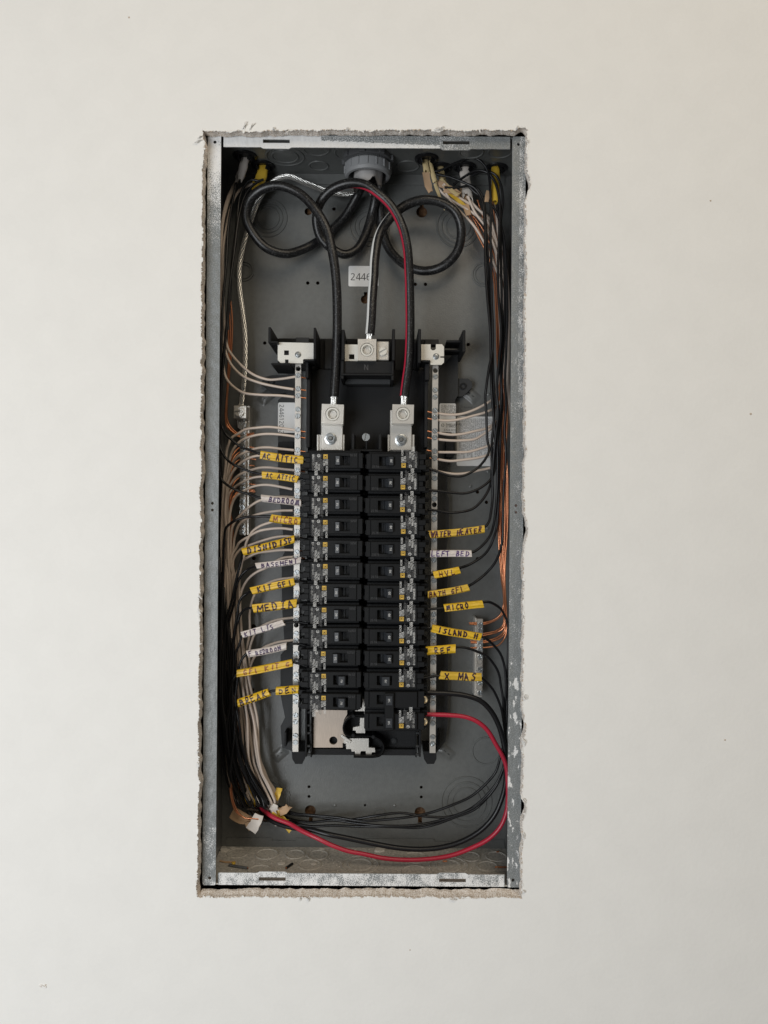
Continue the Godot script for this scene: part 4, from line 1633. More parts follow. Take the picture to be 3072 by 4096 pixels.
func service_cables() -> void:
	service("plain black service cable looping left and down to the left main lug",
		[[1470, 690, -55], [1450, 740, -62], [1430, 780, -72], [1384, 860, -80], [1325, 923, -83], [1258, 974, -80], [1200, 1002, -74], [1140, 1015, -66], [1072, 995, -60], [1022, 948, -56], [985, 872, -52], [1000, 800, -48], [1055, 754, -42], [1123, 744, -36], [1199, 775, -32], [1258, 834, -28], [1304, 910, -26], [1329, 1007, -26], [1344, 1113, -28], [1349, 1277, -32], [1345, 1445, -36], [1336, 1588, -37]],
		at(1333, 1640, -38), null)
	service("black service cable with a red stripe arching to the right main lug",
		[[1480, 690, -52], [1492, 740, -60], [1500, 790, -70], [1487, 858, -78], [1457, 950, -78], [1425, 1000, -76], [1380, 1018, -73], [1335, 1000, -70], [1285, 955, -66], [1265, 881, -58], [1280, 813, -50], [1321, 763, -42], [1389, 734, -34], [1452, 737, -28], [1503, 768, -25], [1562, 822, -24], [1605, 898, -24], [1628, 986, -25], [1636, 1092, -27], [1639, 1192, -30], [1640, 1319, -33], [1635, 1445, -36], [1624, 1530, -37], [1617, 1586, -37]],
		at(1613, 1640, -38), M.stripe_red, 0.26, 0.60, 14.0)
	service("black service cable with a white stripe looping right and down to the neutral lug",
		[[1488, 690, -62], [1505, 740, -72], [1518, 810, -82], [1525, 880, -86], [1535, 944, -87], [1562, 1005, -85], [1621, 1060, -78], [1693, 1084, -70], [1770, 1066, -63], [1828, 1007, -58], [1845, 919, -54], [1822, 850, -50], [1769, 812, -48], [1693, 800, -48], [1620, 824, -50], [1560, 874, -50], [1518, 940, -46], [1500, 1029, -40], [1495, 1113, -36], [1489, 1192, -33], [1485, 1277, -32], [1480, 1338, -32]],
		at(1472, 1382, -34), M.stripe_white, 0.40, 0.80, 4.2)
	# bare twisted ground conductor
	var path := smooth([[1450, 700, -58], [1425, 755, -66], [1400, 772, -72], [1351, 774, -76], [1287, 757, -76], [1224, 733, -72], [1157, 706, -70], [1110, 716, -72], [1068, 750, -76], [1030, 809, -82], [1009, 868, -84], [988, 930, -84], [972, 985, -83], [962, 1040, -82], [957, 1100, -80], [960, 1171, -78], [971, 1255, -76], [979, 1340, -74], [980, 1424, -72], [977, 1509, -70], [970, 1572, -69], [963, 1630, -69]], 10)
	var o := thing("ground_cable", path[path.size() - 1], "twisted bare aluminium ground cable down the left side to the ground bar lug", "cable")
	for ring in [[0.0, 1, 0.0016], [0.0025, 7, 0.00086]]:
		for p in strands(null, path, ring[0], ring[1], ring[2], 17.0):
			var s := Shape.new()
			s.tube(p, ring[2], 5)
			part(s, "strand" if ring[1] > 1 else "core", M.strand_metal if ring[1] > 1 else M.steel_dark, o)
	for k in 6:
		var s := Shape.new()
		var x := 950 + k * 6.5
		s.tube(smooth([[x, 1672, -68 - (k % 2) * 3], [x + 1, 1690, -68], [x + 4 - k, 1712 + (k % 3) * 4, -69]], 3), 0.0011, 6)
		part(s, "strand_end", M.strand_metal, o)


func conduit_fitting() -> void:
	var c := at(1467, 600, -50)
	var x := c.x + 0.0015
	var o := thing("conduit_fitting", Vector3(x, YT, -0.050), "grey plastic conduit fitting with dark locknut at the top of the box", "conduit fitting")
	var top := down_axis(Vector3(x, YT - 0.0016, -0.050))
	var s := Shape.new()
	s.lathe([Vector2(0.029, 0.0), Vector2(0.029, 0.006), Vector2(0.0275, 0.0068), Vector2(0.024, 0.0068)], top, 40)
	for k in 8:
		var a := TAU * k / 8.0 + 0.2
		s.box(Vector3(-0.0035, -0.0022, 0.0003), Vector3(0.0035, 0.0022, 0.0064), 0.0006, top * Transform3D(Basis(Vector3(0, 0, 1), a - PI / 2), Vector3(cos(a), sin(a), 0) * 0.0295))
	part(s, "locknut", M.pvc_dark, o)
	s = Shape.new()
	s.lathe([Vector2(0.0262, 0.0068), Vector2(0.0262, 0.0085)], top, 40)
	for k in 72:
		var a := TAU * k / 72.0
		s.box(Vector3(-0.0005, -0.0008, 0.0070), Vector3(0.0005, 0.0008, 0.0092), 0.0002, top * Transform3D(Basis(Vector3(0, 0, 1), a - PI / 2), Vector3(cos(a), sin(a), 0) * 0.0262))
	part(s, "serration", M.pvc_dark, o)
	s = Shape.new()
	s.lathe([Vector2(0.0268, 0.0092), Vector2(0.0278, 0.0100), Vector2(0.0278, 0.0205), Vector2(0.0262, 0.0235), Vector2(0.0236, 0.0240), Vector2(0.0228, 0.0225), Vector2(0.0228, 0.0)], top, 48)
	for k in 16:
		var a := TAU * k / 16.0
		s.box(Vector3(-0.0011, -0.0008, 0.0102), Vector3(0.0011, 0.0008, 0.0190), 0.0004, top * Transform3D(Basis(Vector3(0, 0, 1), a - PI / 2), Vector3(cos(a), sin(a), 0) * 0.0280))
	part(s, "bushing", M.pvc_grey, o)
	# the torn mouth of the conduit inside it
	s = Shape.new()
	var rings := []
	for k in 5:
		var ring := PackedVector3Array()
		for j in 36:
			var a := TAU * j / 36.0
			var r := 0.0172 + 0.0009 * sin(a * 3.0 + k) + 0.0004 * sin(a * 7.0)
			var dep := 0.004 + 0.0075 * k
			if k == 4:
				dep += 0.0035 * sin(a * 4.0) + 0.0022 * sin(a * 9.0 + 1.0)
			ring.append(top * Vector3(cos(a) * r, sin(a) * r, dep))
		rings.append(ring)
	s.skin(rings, true, false)
	var inner := []
	for ring in rings:
		var q := PackedVector3Array()
		for p in ring:
			var ax := Vector3(x, p.y, -0.050)
			q.append(ax + (p - ax) * 0.93)
		inner.append(q)
	inner.reverse()
	s.skin(inner, true, false)
	part(s, "conduit_end", M.duct_grey, o)


# ---- where branch cables come in: black push-in bushings and the cut ends of their sheaths
func bushing(px: float, py: float, label: String) -> void:
	var z: float = DIST - (YT - 0.0015) * FOCAL / (2048.0 - py)
	var w := at(px, py, z * 1000.0)
	var top := down_axis(Vector3(w.x, YT - 0.0016, z))
	var o := thing("cable_bushing", Vector3(w.x, YT - 0.0016, z), label, "cable bushing", "black cable bushings in the top of the box")
	var s := Shape.new()
	s.lathe([Vector2(0.0145, 0), Vector2(0.0142, 0.0016), Vector2(0.0118, 0.0030), Vector2(0.0105, 0.0026), Vector2(0.0100, 0.0004), Vector2(0.0, 0.0004)], top, 28)
	part(s, "collar", M.wire_black, o)
	for k in 3:
		s = Shape.new()
		var a := TAU * k / 3.0 + 0.6
		s.box(Vector3(-0.0036, -0.0006, 0.001), Vector3(0.0036, 0.0006, 0.0080), 0.0004, top * Transform3D(Basis(Vector3(0, 0, 1), a - PI / 2) * Basis(Vector3(1, 0, 0), 0.35), Vector3(cos(a), sin(a), 0) * 0.0098))
		part(s, "finger", M.wire_black, o)


# a flattened sheath with a ragged lower end
func sheath(raw: Array, w: float, th: float, m: Material, label: String, ragged := 0.004, called := "cable_sheath") -> void:
	var path := smooth(raw, 5)
	var s := Shape.new()
	var rings := []
	var inner := []
	var fr := Shape.frames(path)
	var ph := rng.randf() * TAU
	for i in path.size():
		var ring := PackedVector3Array()
		var ring2 := PackedVector3Array()
		var tg: Vector3 = fr[i].z
		var side := tg.cross(Vector3(0, 0, 1)).normalized()
		var front := side.cross(tg).normalized()
		for j in 16:
			var a := TAU * j / 16.0
			var out := side * (cos(a) * w * 0.5 * (1.0 + 0.05 * sin(i * 1.3 + ph))) + front * (signf(sin(a)) * pow(absf(sin(a)), 0.8) * th * 0.5)
			var p := path[i]
			if i == path.size() - 1:
				p += tg * ragged * (sin(a * 2.0 + ph) * 0.6 + sin(a * 5.0 + ph * 2.0) * 0.4)
			ring.append(p + out)
			ring2.append(p + out * 0.86)
		rings.append(ring)
		inner.append(ring2)
	# the sections run clockwise about the path, so they are turned round
	for r in rings:
		r.reverse()
	for r in inner:
		r.reverse()
	s.skin(rings, true, false)
	var back := inner.duplicate()
	back.reverse()
	s.skin(back, true, false)
	var last: PackedVector3Array = rings[rings.size() - 1]
	var last2: PackedVector3Array = inner[inner.size() - 1]
	for j in 16:
		s.quad(last[j], last[(j + 1) % 16], last2[(j + 1) % 16], last2[j])
	single(s, called, m, label, "cable sheath", "cut cable sheath ends")


# a bent scrap of sheath or paper: a strip that curls as it goes
func scrap(px: float, py: float, z: float, l: float, w: float, aim: float, curl: float, m: Material, label: String, called := "sheath_scrap") -> void:
	var p := at(px, py, z)
	var s := Shape.new()
	var rings := []
	var a := aim
	var el := rng.randf_range(-0.3, 0.3)
	for i in 7:
		var t := i / 6.0
		var d := Vector3(cos(a) * cos(el), sin(a) * cos(el), sin(el))
		var side := Vector3(-sin(a), cos(a), 0) * w * 0.5 * (1.0 - 0.35 * t * rng.randf())
		var up := d.cross(side).normalized()
		var roll := up * w * 0.28 * sin(t * 3.0 + curl)
		rings.append(PackedVector3Array([p - side + roll, p + up * 0.0004, p + side + roll * 0.6, p + side + roll * 0.6 - up * 0.0006, p - up * 0.0003, p - side + roll - up * 0.0006]))
		p += d * l / 6.0
		a += curl * 0.12
		el += rng.randf_range(-0.25, 0.25) + curl * 0.08
	s.skin(rings, true, true)
	single(s, called, m, label, "scrap", "cut scraps of cable sheath and paper")


func cable_entries() -> void:
	bushing(980, 626, "black cable bushing in the top left corner with a white sheath")
	bushing(1052, 664, "black cable bushing at top left with the yellow sheath")
	bushing(1706, 632, "black cable bushing right of the conduit with a tan sheath")
	bushing(1762, 668, "black cable bushing tucked behind the tan sheath")
	bushing(1858, 664, "black cable bushing at top right with the white sheath")
	bushing(1984, 668, "black cable bushing in the top right corner")
	sheath([[985, 618, -55], [978, 645, -52], [970, 680, -50], [957, 714, -48]], 0.0105, 0.006, M.sheath_white, "white sheath end flaring below the top left corner bushing", 0.006)
	sheath([[1052, 655, -74], [1050, 690, -70], [1040, 720, -68], [1020, 752, -66]], 0.0135, 0.007, M.sheath_yellow, "yellow sheath end split open beside the big cable loop", 0.006)
	sheath([[1698, 630, -56], [1702, 655, -54], [1708, 690, -52]], 0.0078, 0.005, M.sheath_tan, "short tan yellow sheath right of the conduit", 0.003)
	sheath([[1712, 630, -58], [1722, 665, -56], [1732, 700, -54], [1740, 728, -54]], 0.0062, 0.005, M.sheath_tan, "longer printed tan sheath right of the conduit", 0.002)
	sheath([[1762, 670, -70], [1766, 700, -68], [1772, 730, -66]], 0.0085, 0.005, M.sheath_tan, "tan sheath behind the printed one", 0.004)
	sheath([[1857, 672, -72], [1860, 700, -70], [1864, 745, -66], [1870, 790, -62]], 0.0125, 0.006, M.sheath_white, "white sheath end hanging at the top right", 0.008)
	sheath([[1980, 668, -68], [1984, 700, -62], [1982, 745, -56], [1981, 803, -52]], 0.0100, 0.006, M.sheath_yellow, "bright yellow sheath end in the top right corner", 0.004)
	scrap(1704, 690, -52, 0.024, 0.009, -1.5, 0.6, M.kraft, "torn brown paper hanging from the short tan sheath")
	scrap(1745, 730, -58, 0.022, 0.008, -0.35, -0.7, M.kraft, "torn brown paper across the tan sheaths")
	scrap(1740, 735, -54, 0.032, 0.004, -1.2, 0.3, M.sheath_tan, "thin tan strip curling onto the cable loop")
	scrap(1762, 715, -60, 0.036, 0.005, -0.95, 0.25, M.sheath_tan, "long tan sheath strip slanting to the right")
	scrap(1790, 760, -58, 0.030, 0.006, -0.8, 0.3, M.sheath_yellow, "yellow strip beside the beige wires")
	scrap(1778, 752, -56, 0.020, 0.010, -0.3, -0.4, M.kraft, "folded brown paper beside the beige wires")
	scrap(1850, 745, -64, 0.040, 0.008, -1.45, 0.2, M.kraft, "brown paper strip under the white sheath")
	scrap(1955, 765, -54, 0.015, 0.006, -1.9, 0.4, M.kraft, "brown paper tip beside the bright yellow sheath")
	# the crumpled ends where the lower cables come through the back
	scrap(1000, 3225, -76, 0.030, 0.014, 1.45, 0.8, M.sheath_yellow, "crumpled yellow sheath end under the wire bundle")
	scrap(985, 3210, -74, 0.020, 0.010, 1.3, -0.6, M.sheath_yellow, "yellow sheath end left of the red wire")
	scrap(1095, 3235, -78, 0.034, 0.011, -0.9, 0.3, M.sheath_yellow, "yellow sheath strip right of the red wire")
	scrap(1100, 3195, -76, 0.014, 0.008, 1.0, 0.6, M.sheath_yellow, "small yellow sheath tab above the thin black wires")
	scrap(1085, 3255, -72, 0.026, 0.007, -0.6, 0.1, M.sheath_yellow, "yellow edge below the red wire", "sheath_scrap")
	scrap(1035, 3200, -70, 0.028, 0.009, -0.7, 1.2, M.sheath_white, "curled white sheath above the red wire")
	scrap(1080, 3222, -72, 0.030, 0.006, -1.0, -0.9, M.sheath_white, "curled white strip beside the red wire")
	scrap(1118, 3245, -74, 0.014, 0.010, 0.2, 1.1, M.kraft, "crumpled tan paper beside the thin black wires")
	scrap(928, 3248, -66, 0.030, 0.015, -0.45, 0.15, M.kraft, "brown paper flap at the bottom left")
	scrap(986, 3310, -62, 0.018, 0.011, 0.5, -0.5, M.kraft, "folded brown paper below the wire bundle")
	scrap(1003, 3322, -58, 0.022, 0.014, 1.0, 0.3, M.sheath_white, "white paper flap below the wire bundle")


# ---- branch circuit wires
func wire(raw: Array, r: float, m: Material, label: String, group: String, bare: Array = [], called := "wire") -> void:
	var bent := []
	for i in raw.size():      # hand-bent wire is never a perfect curve
		var k := 0.0 if i < 4 or i > raw.size() - 3 or r > 0.002 else 1.0
		bent.append(at(raw[i][0], raw[i][1], raw[i][2]) + Vector3(rng.randf_range(-1, 1), rng.randf_range(-1, 1), rng.randf_range(-2, 2)) * 0.0006 * k)
	var path := smooth(bent, 5)
	var s := Shape.new()
	s.tube(path, r, 8)
	if bare.is_empty():
		single(s, called, m, label, "wire", group)
		return
	var o := thing(called, path[path.size() - 1], label, "wire", group)
	part(s, "insulation", m, o)
	for b in bare:
		s = Shape.new()
		s.tube(smooth(b, 3), 0.00105, 6)
		part(s, "bare_end", M.copper, o)


# the lower left bundle: where strand t (0 outermost, 1 innermost) runs on its way down to the open knockout
func tail(t: float, from_y: float, z: float, black := false) -> Array:
	var out := []
	var w := [[2050, 893, 925], [2180, 890, 945], [2330, 886, 958], [2500, 884, 966], [2660, 886, 984], [2800, 892, 1008], [2880, 894, 1028], [2960, 897, 1035], [3040, 903, 1043], [3090, 910, 1058], [3130, 920, 1078], [3165, 932, 1096], [3205, 952, 1112]]
	if black:
		w = [[2330, 882, 950], [2500, 882, 948], [2660, 884, 946], [2800, 884, 950], [2900, 892, 955], [3000, 902, 972], [3080, 915, 1000], [3140, 930, 1035], [3190, 945, 1062], [3222, 965, 1075]]
	for q in w:
		if q[0] > from_y + 60.0:
			var k: float = clampf((q[0] - 2900.0) / 300.0, 0.0, 1.0)
			out.append([lerpf(q[1], q[2], t) + sin(t * 40.0 + q[0] * 0.011) * 4.0, q[0] + sin(t * 17.0) * 8.0, lerpf(z, -74.0 if not black else -66.0, k) + sin(t * 23.0 + q[0] * 0.008) * 5.0])
	out.append([lerpf(985, 1095, t), 3228.0, -88.0])
	out.append([lerpf(1000, 1085, t), 3240.0, -104.0])
	return out


func z_run(points: Array, z0: float, z1: float) -> Array:
	var out := []
	for i in points.size():
		out.append([points[i][0], points[i][1], lerpf(z0, z1, float(i) / maxf(1, points.size() - 1))])
	return out


func branch_wires() -> void:
	var ord := ["first", "second", "third", "fourth", "fifth", "sixth", "seventh", "eighth", "ninth", "tenth", "eleventh", "twelfth", "thirteenth", "fourteenth"]
	var R := 0.00158
	# beige neutrals on the left bar: three from the top of the box
	var g := "beige wires to the left neutral bar"
	var three := [[[1182, 1507], [1119, 1516], [1072, 1518], [1013, 1498], [963, 1460], [929, 1420], [910, 1386], [898, 1300], [893, 1150], [893, 1000], [905, 900], [930, 810], [960, 760], [1010, 735]],
		[[1174, 1557], [1110, 1547], [1034, 1530], [971, 1504], [929, 1462], [908, 1420], [893, 1350], [884, 1200], [884, 1050], [892, 900], [915, 800], [945, 730], [958, 708]],
		[[1176, 1588], [1119, 1582], [1034, 1579], [971, 1570], [925, 1542], [899, 1504], [888, 1400], [880, 1250], [879, 1080], [885, 920], [905, 810], [935, 740], [955, 708]]]
	for i in 3:
		var p: Array = z_run(three[i], -46, -62)
		var y: float = p[0][1]
		wire(p, R, M.wire_white, "beige wire curving up from left neutral bar, %s from the top" % ord[i], g, [[[1178, y, -46], [1205, y + 3, -47], [1224, y + 5, -48]]])
	var rows := [[[1181, 1721], [1125, 1713], [1077, 1708], [1029, 1711], [981, 1718], [952, 1733], [928, 1754], [913, 1783], [906, 1817], [901, 1865], [896, 1938]],
		[[1181, 1746], [1137, 1740], [1089, 1736], [1048, 1737], [1005, 1747], [968, 1759], [944, 1781], [928, 1810], [915, 1846], [906, 1901], [900, 1962]],
		[[1176, 1801], [1125, 1796], [1072, 1790], [1034, 1792], [995, 1805], [961, 1821], [940, 1839], [923, 1863], [911, 1901], [903, 1950]],
		[[1181, 1825], [1120, 1822], [1041, 1822], [1005, 1829], [968, 1848], [942, 1870], [923, 1897], [911, 1933], [904, 1985]],
		[[1178, 1881], [1125, 1876], [1072, 1870], [1034, 1872], [995, 1885], [956, 1901], [932, 1925], [915, 1957], [907, 2010]],
		[[1181, 1908], [1120, 1903], [1048, 1906], [1005, 1913], [966, 1930], [937, 1950], [920, 1971], [912, 2005]],
		[[1169, 1957], [1125, 1948], [1077, 1940], [1036, 1941], [997, 1952], [964, 1969], [940, 1991], [924, 2030]],
		[[1181, 1990], [1120, 1987], [1043, 2001], [1009, 2019], [976, 2048], [949, 2072], [935, 2096], [925, 2133]],
		[[1171, 2042], [1125, 2043], [1077, 2048], [1029, 2058], [981, 2077], [956, 2101], [944, 2128], [935, 2164]],
		[[1181, 2068], [1130, 2076], [1084, 2089], [1041, 2104], [1009, 2125], [993, 2150], [983, 2178], [972, 2235]],
		[[1171, 2118], [1125, 2113], [1077, 2116], [1034, 2125], [995, 2145], [961, 2169], [942, 2193], [930, 2224], [924, 2265]],
		[[1181, 2148], [1149, 2145], [1101, 2149], [1053, 2162], [1005, 2178], [966, 2195], [944, 2217], [932, 2253]],
		[[1173, 2200], [1125, 2200], [1077, 2205], [1029, 2212], [993, 2227], [973, 2246], [964, 2270], [958, 2310]],
		[[1173, 2227], [1125, 2234], [1067, 2270], [1029, 2287], [995, 2313], [973, 2350], [963, 2386]]]
	for i in rows.size():
		var head: Array = z_run(rows[i], -46 - (i % 2) * 3, -56 - (i % 3) * 4)
		var y: float = head[0][1]
		var t := i / 13.0
		head.append_array(tail(t, rows[i][rows[i].size() - 1][1], -56 - (i % 3) * 5))
		wire(head, R, M.wire_white, "beige wire from lower left bundle to left neutral bar, %s from top" % ord[i], g, [[[1178, y, -46 - (i % 2) * 3], [1203, y + 4, -47], [1221, y + 7, -48]]])
	for i in 3:   # more of the same that reach the bar behind the lower tags
		var y0: float = [2310.0, 2470.0, 2560.0][i]
		var head := [[1178, y0, -47], [1100, y0 + 12, -54], [1030, y0 + 50, -62], [1000 - i * 2, y0 + 130, -66], [998 + i * 3, y0 + 220, -66]]
		head.append_array(tail(0.9 + 0.05 * i, head[4][1], -66))
		wire(head, R, M.wire_white, "beige wire reaching the left neutral bar behind the %s tag" % ["KIT GFI", "KIT LTS", "F BEDROOM"][i], g)

	# beige neutrals on the right bar, up to the top right entries
	g = "beige wires to the right neutral bar"
	var ups := [[[1985, 1560], [2000, 1400], [1996, 1180], [1984, 1007], [1963, 944], [1938, 889], [1904, 860], [1841, 822], [1778, 780], [1735, 728]],
		[[2010, 1585], [2018, 1400], [2004, 1180], [1990, 1007], [1972, 936], [1946, 872], [1913, 839], [1862, 805], [1807, 771], [1775, 735]],
		[[2015, 1640], [2025, 1400], [2012, 1180], [1994, 1000], [1976, 927], [1955, 872], [1917, 839], [1879, 801], [1868, 785]],
		[[2020, 1650], [2030, 1420], [2020, 1200], [1990, 1092], [1958, 1012], [1925, 948], [1887, 894], [1845, 850], [1800, 800], [1770, 740]],
		[[2025, 1730], [2034, 1450], [2028, 1200], [2008, 1050], [1990, 923], [1986, 860], [1981, 800]],
		[[2020, 1775], [2032, 1500], [2036, 1250], [2022, 1050], [1998, 930], [1990, 860], [1983, 800]],
		[[2010, 1840], [2024, 1600], [2030, 1300], [2012, 1100], [1978, 990], [1945, 910], [1900, 850], [1872, 786]]]
	var inn := [[[1753, 1654], [1796, 1659], [1845, 1656], [1893, 1641], [1936, 1619], [1966, 1600]], [[1753, 1681], [1796, 1683], [1845, 1676], [1893, 1663], [1941, 1648], [1982, 1626]],
		[[1753, 1732], [1801, 1739], [1849, 1736], [1898, 1725], [1941, 1713], [1982, 1690]], [[1753, 1758], [1801, 1762], [1849, 1762], [1898, 1757], [1931, 1740], [1980, 1700]],
		[[1753, 1809], [1801, 1809], [1869, 1808], [1917, 1796], [1975, 1772]], [[1753, 1838], [1801, 1844], [1857, 1839], [1917, 1830], [1975, 1810]],
		[[1750, 1885], [1784, 1892], [1828, 1896], [1869, 1892], [1917, 1883], [1968, 1869]]]
	for i in 7:
		var p: Array = z_run(inn[i], -46 if i < 6 else -50, -60)
		p.append_array(z_run(ups[i], -66 - i % 3, -58))
		var y: float = inn[i][0][1]
		wire(p, R, M.wire_white, "beige wire from right neutral bar to top right, %s from the top" % ord[i], g, [[[1754, y, -47], [1730, y - 3, -47], [1707, y - 8, -47]]])

	# black hots on the left: [tag name, path from the tag's wire end to the bundle], three go up
	g = "black wires to the left breakers"
	var hot := [["upper AC ATTIC", [[1232, 1852], [1200, 1842], [1120, 1828], [1043, 1817], [1005, 1802], [968, 1790], [932, 1764], [903, 1737], [887, 1708], [880, 1672], [879, 1560], [884, 1400], [893, 1200], [903, 1050], [915, 900], [935, 780], [948, 712]]],
		["lower AC ATTIC", [[1232, 1925], [1190, 1914], [1120, 1908], [1049, 1898], [1005, 1887], [968, 1875], [932, 1858], [908, 1836], [889, 1810], [881, 1781], [884, 1600], [900, 1400], [917, 1200], [928, 1050], [945, 900], [965, 770], [1000, 722], [1038, 724]]],
		["BEDROOM", [[1232, 2015], [1195, 2008], [1120, 2001], [1047, 1992], [993, 1976], [952, 1964], [920, 1947], [896, 1930], [881, 1909], [877, 1700], [886, 1500], [905, 1300], [920, 1150], [936, 1000], [958, 860], [985, 770], [1030, 728], [1055, 718]]]]
	for h in hot:
		var p: Array = z_run(h[1], -33, -50)
		for i in p.size():
			if i < 4:
				p[i][2] = -32.3
			if p[i][1] < 1000:
				p[i][2] = -54.0
		wire(p, R, M.wire_black, "black wire through the %s tag, running up the left side" % h[0], g)
	var low := [["left MICRO", [[1232, 2088], [1190, 2083], [1140, 2078], [1082, 2066], [1029, 2064], [985, 2069], [944, 2080], [920, 2094], [903, 2113], [897, 2145], [895, 2193], [893, 2241], [890, 2313]], 0.0],
		["DISH/DISP", [[1232, 2158], [1178, 2156], [1075, 2182], [974, 2208], [964, 2241], [952, 2289], [940, 2337], [930, 2395]], 0.35],
		["BASEMENT", [[1232, 2246], [1200, 2244], [1110, 2254], [1026, 2265], [995, 2277], [971, 2294], [954, 2321], [944, 2362], [938, 2400]], 0.5],
		["KIT GFI", [[1232, 2330], [1178, 2327], [1090, 2346], [1009, 2364], [985, 2376], [966, 2393], [955, 2420], [948, 2460]], 0.62],
		["MEDIA", [[1232, 2418], [1187, 2413], [1100, 2424], [1013, 2432], [985, 2433], [964, 2455], [952, 2480], [944, 2508], [937, 2569]], 0.75],
		["KIT LTS", [[1232, 2494], [1190, 2489], [1136, 2490], [1050, 2515], [970, 2539], [956, 2578], [944, 2610], [941, 2641], [940, 2701], [941, 2762]], 0.86],
		["F BEDROOM", [[1232, 2586], [1195, 2576], [1146, 2577], [1070, 2600], [991, 2614], [968, 2634], [959, 2660], [954, 2689], [949, 2738], [944, 2800]], 1.0],
		["GFI KIT", [[1232, 2668], [1195, 2654], [1170, 2650], [1060, 2672], [949, 2697], [935, 2718], [925, 2738], [921, 2774], [919, 2820]], 0.2],
		["BREAK and DEN", [[1232, 2762], [1195, 2758], [1104, 2762], [1076, 2767], [1015, 2791], [955, 2816], [944, 2848], [942, 2884], [937, 2945], [930, 2993], [924, 3041], [922, 3101]], 0.1]]
	var n := 0
	for h in low:
		var p: Array = z_run(h[1], -33, -40 - (n % 3) * 4)
		for i in (6 if h[0].begins_with("BREAK") else 4):
			p[i][2] = -32.3
		p.append_array(tail(h[2], h[1][h[1].size() - 1][1], -42 - (n % 3) * 5, true))
		wire(p, R, M.wire_black, "black wire through the %s tag, joining the lower left bundle" % h[0], g)
		n += 1
	for i in 3:   # further blacks lie against the left wall of the box on their way down
		wire([[874 + i * 5, 1150, -62], [872 + i * 4, 1500, -64], [872 + i * 5, 1900, -66], [874 + i * 7, 2300, -66], [876 + i * 9, 2700, -64], [884 + i * 12, 2950, -64], [912 + i * 14, 3130, -70], [965 + i * 12, 3215, -84], [1000, 3236, -102]], R, M.wire_black,
			"black wire lying against left wall of the box, %s from it" % ord[i], "black wires along the left wall")

	for i in 6:   # and some cross the front of the bundle lower down
		var t := 0.15 + 0.15 * i
		var p := [[878 + i * 9, 2230 + i * 60, -58], [880 + i * 10, 2320 + i * 60, -50]]
		p.append_array(tail(t, 2380 + i * 60, -44 - (i % 3) * 6, true))
		wire(p, R, M.wire_black, "black wire in the lower left bundle, %s from the box wall" % ord[i], "loose black wires in the lower left bundle")

	# bare coppers on the left
	g = "bare copper wires at the left ground bar"
	var cu := [[[922, 1201], [929, 1277], [926, 1400], [915, 1520], [908, 1620], [910, 1680], [928, 1712], [962, 1738], [1017, 1733]], [[917, 1240], [921, 1330], [917, 1440], [910, 1540], [905, 1640], [907, 1695], [926, 1722], [962, 1744], [1017, 1738]],
		[[913, 1320], [914, 1400], [911, 1500], [906, 1600], [902, 1660], [906, 1705], [926, 1728], [960, 1748], [1012, 1746]]]
	for i in 3:
		wire(z_run(cu[i], -66, -76), 0.00105, M.copper, "bare copper wire looping into left ground bar top, %s from the right" % ord[i], g)
	for i in 8:
		var y: float = [1785.0, 1803.0, 1832.0, 1858.0, 1905.0, 1933.0, 1956.0, 1962.0][i]
		var p := [[1018 + (i % 3) * 3, y + 6, -77], [985, y + 2, -77], [955, y + 8, -76], [932, y + 34, -72], [919, y + 80, -70], [914 + i * 2, 2080, -70], [912 + i * 3, 2200, -72], [910 + i * 3.6, 2400, -72], [912 + i * 4, 2700, -72], [922 + i * 6, 2950, -72], [930 + i * 9, 3100, -74], [950 + i * 10, 3190, -82], [1005 + i * 6, 3238, -104]]
		wire(p, 0.00105, M.copper, "bare copper wire from left ground bar into the bundle, %s from top" % ord[i], g)
	wire([[925, 3120, -62], [930, 3190, -58], [945, 3235, -56], [975, 3270, -56], [1010, 3274, -56], [1046, 3278, -58]], 0.00105, M.copper, "bare copper wire bowing out over the brown paper at lower left", g)
	wire([[920, 3150, -60], [926, 3200, -56], [942, 3245, -55], [968, 3266, -56], [1000, 3278, -60]], 0.00105, M.copper, "bare copper wire just below the bowed one at lower left", g)

	# blacks on the right: entries at the top, then down to the breakers
	g = "black wires to the right breakers"
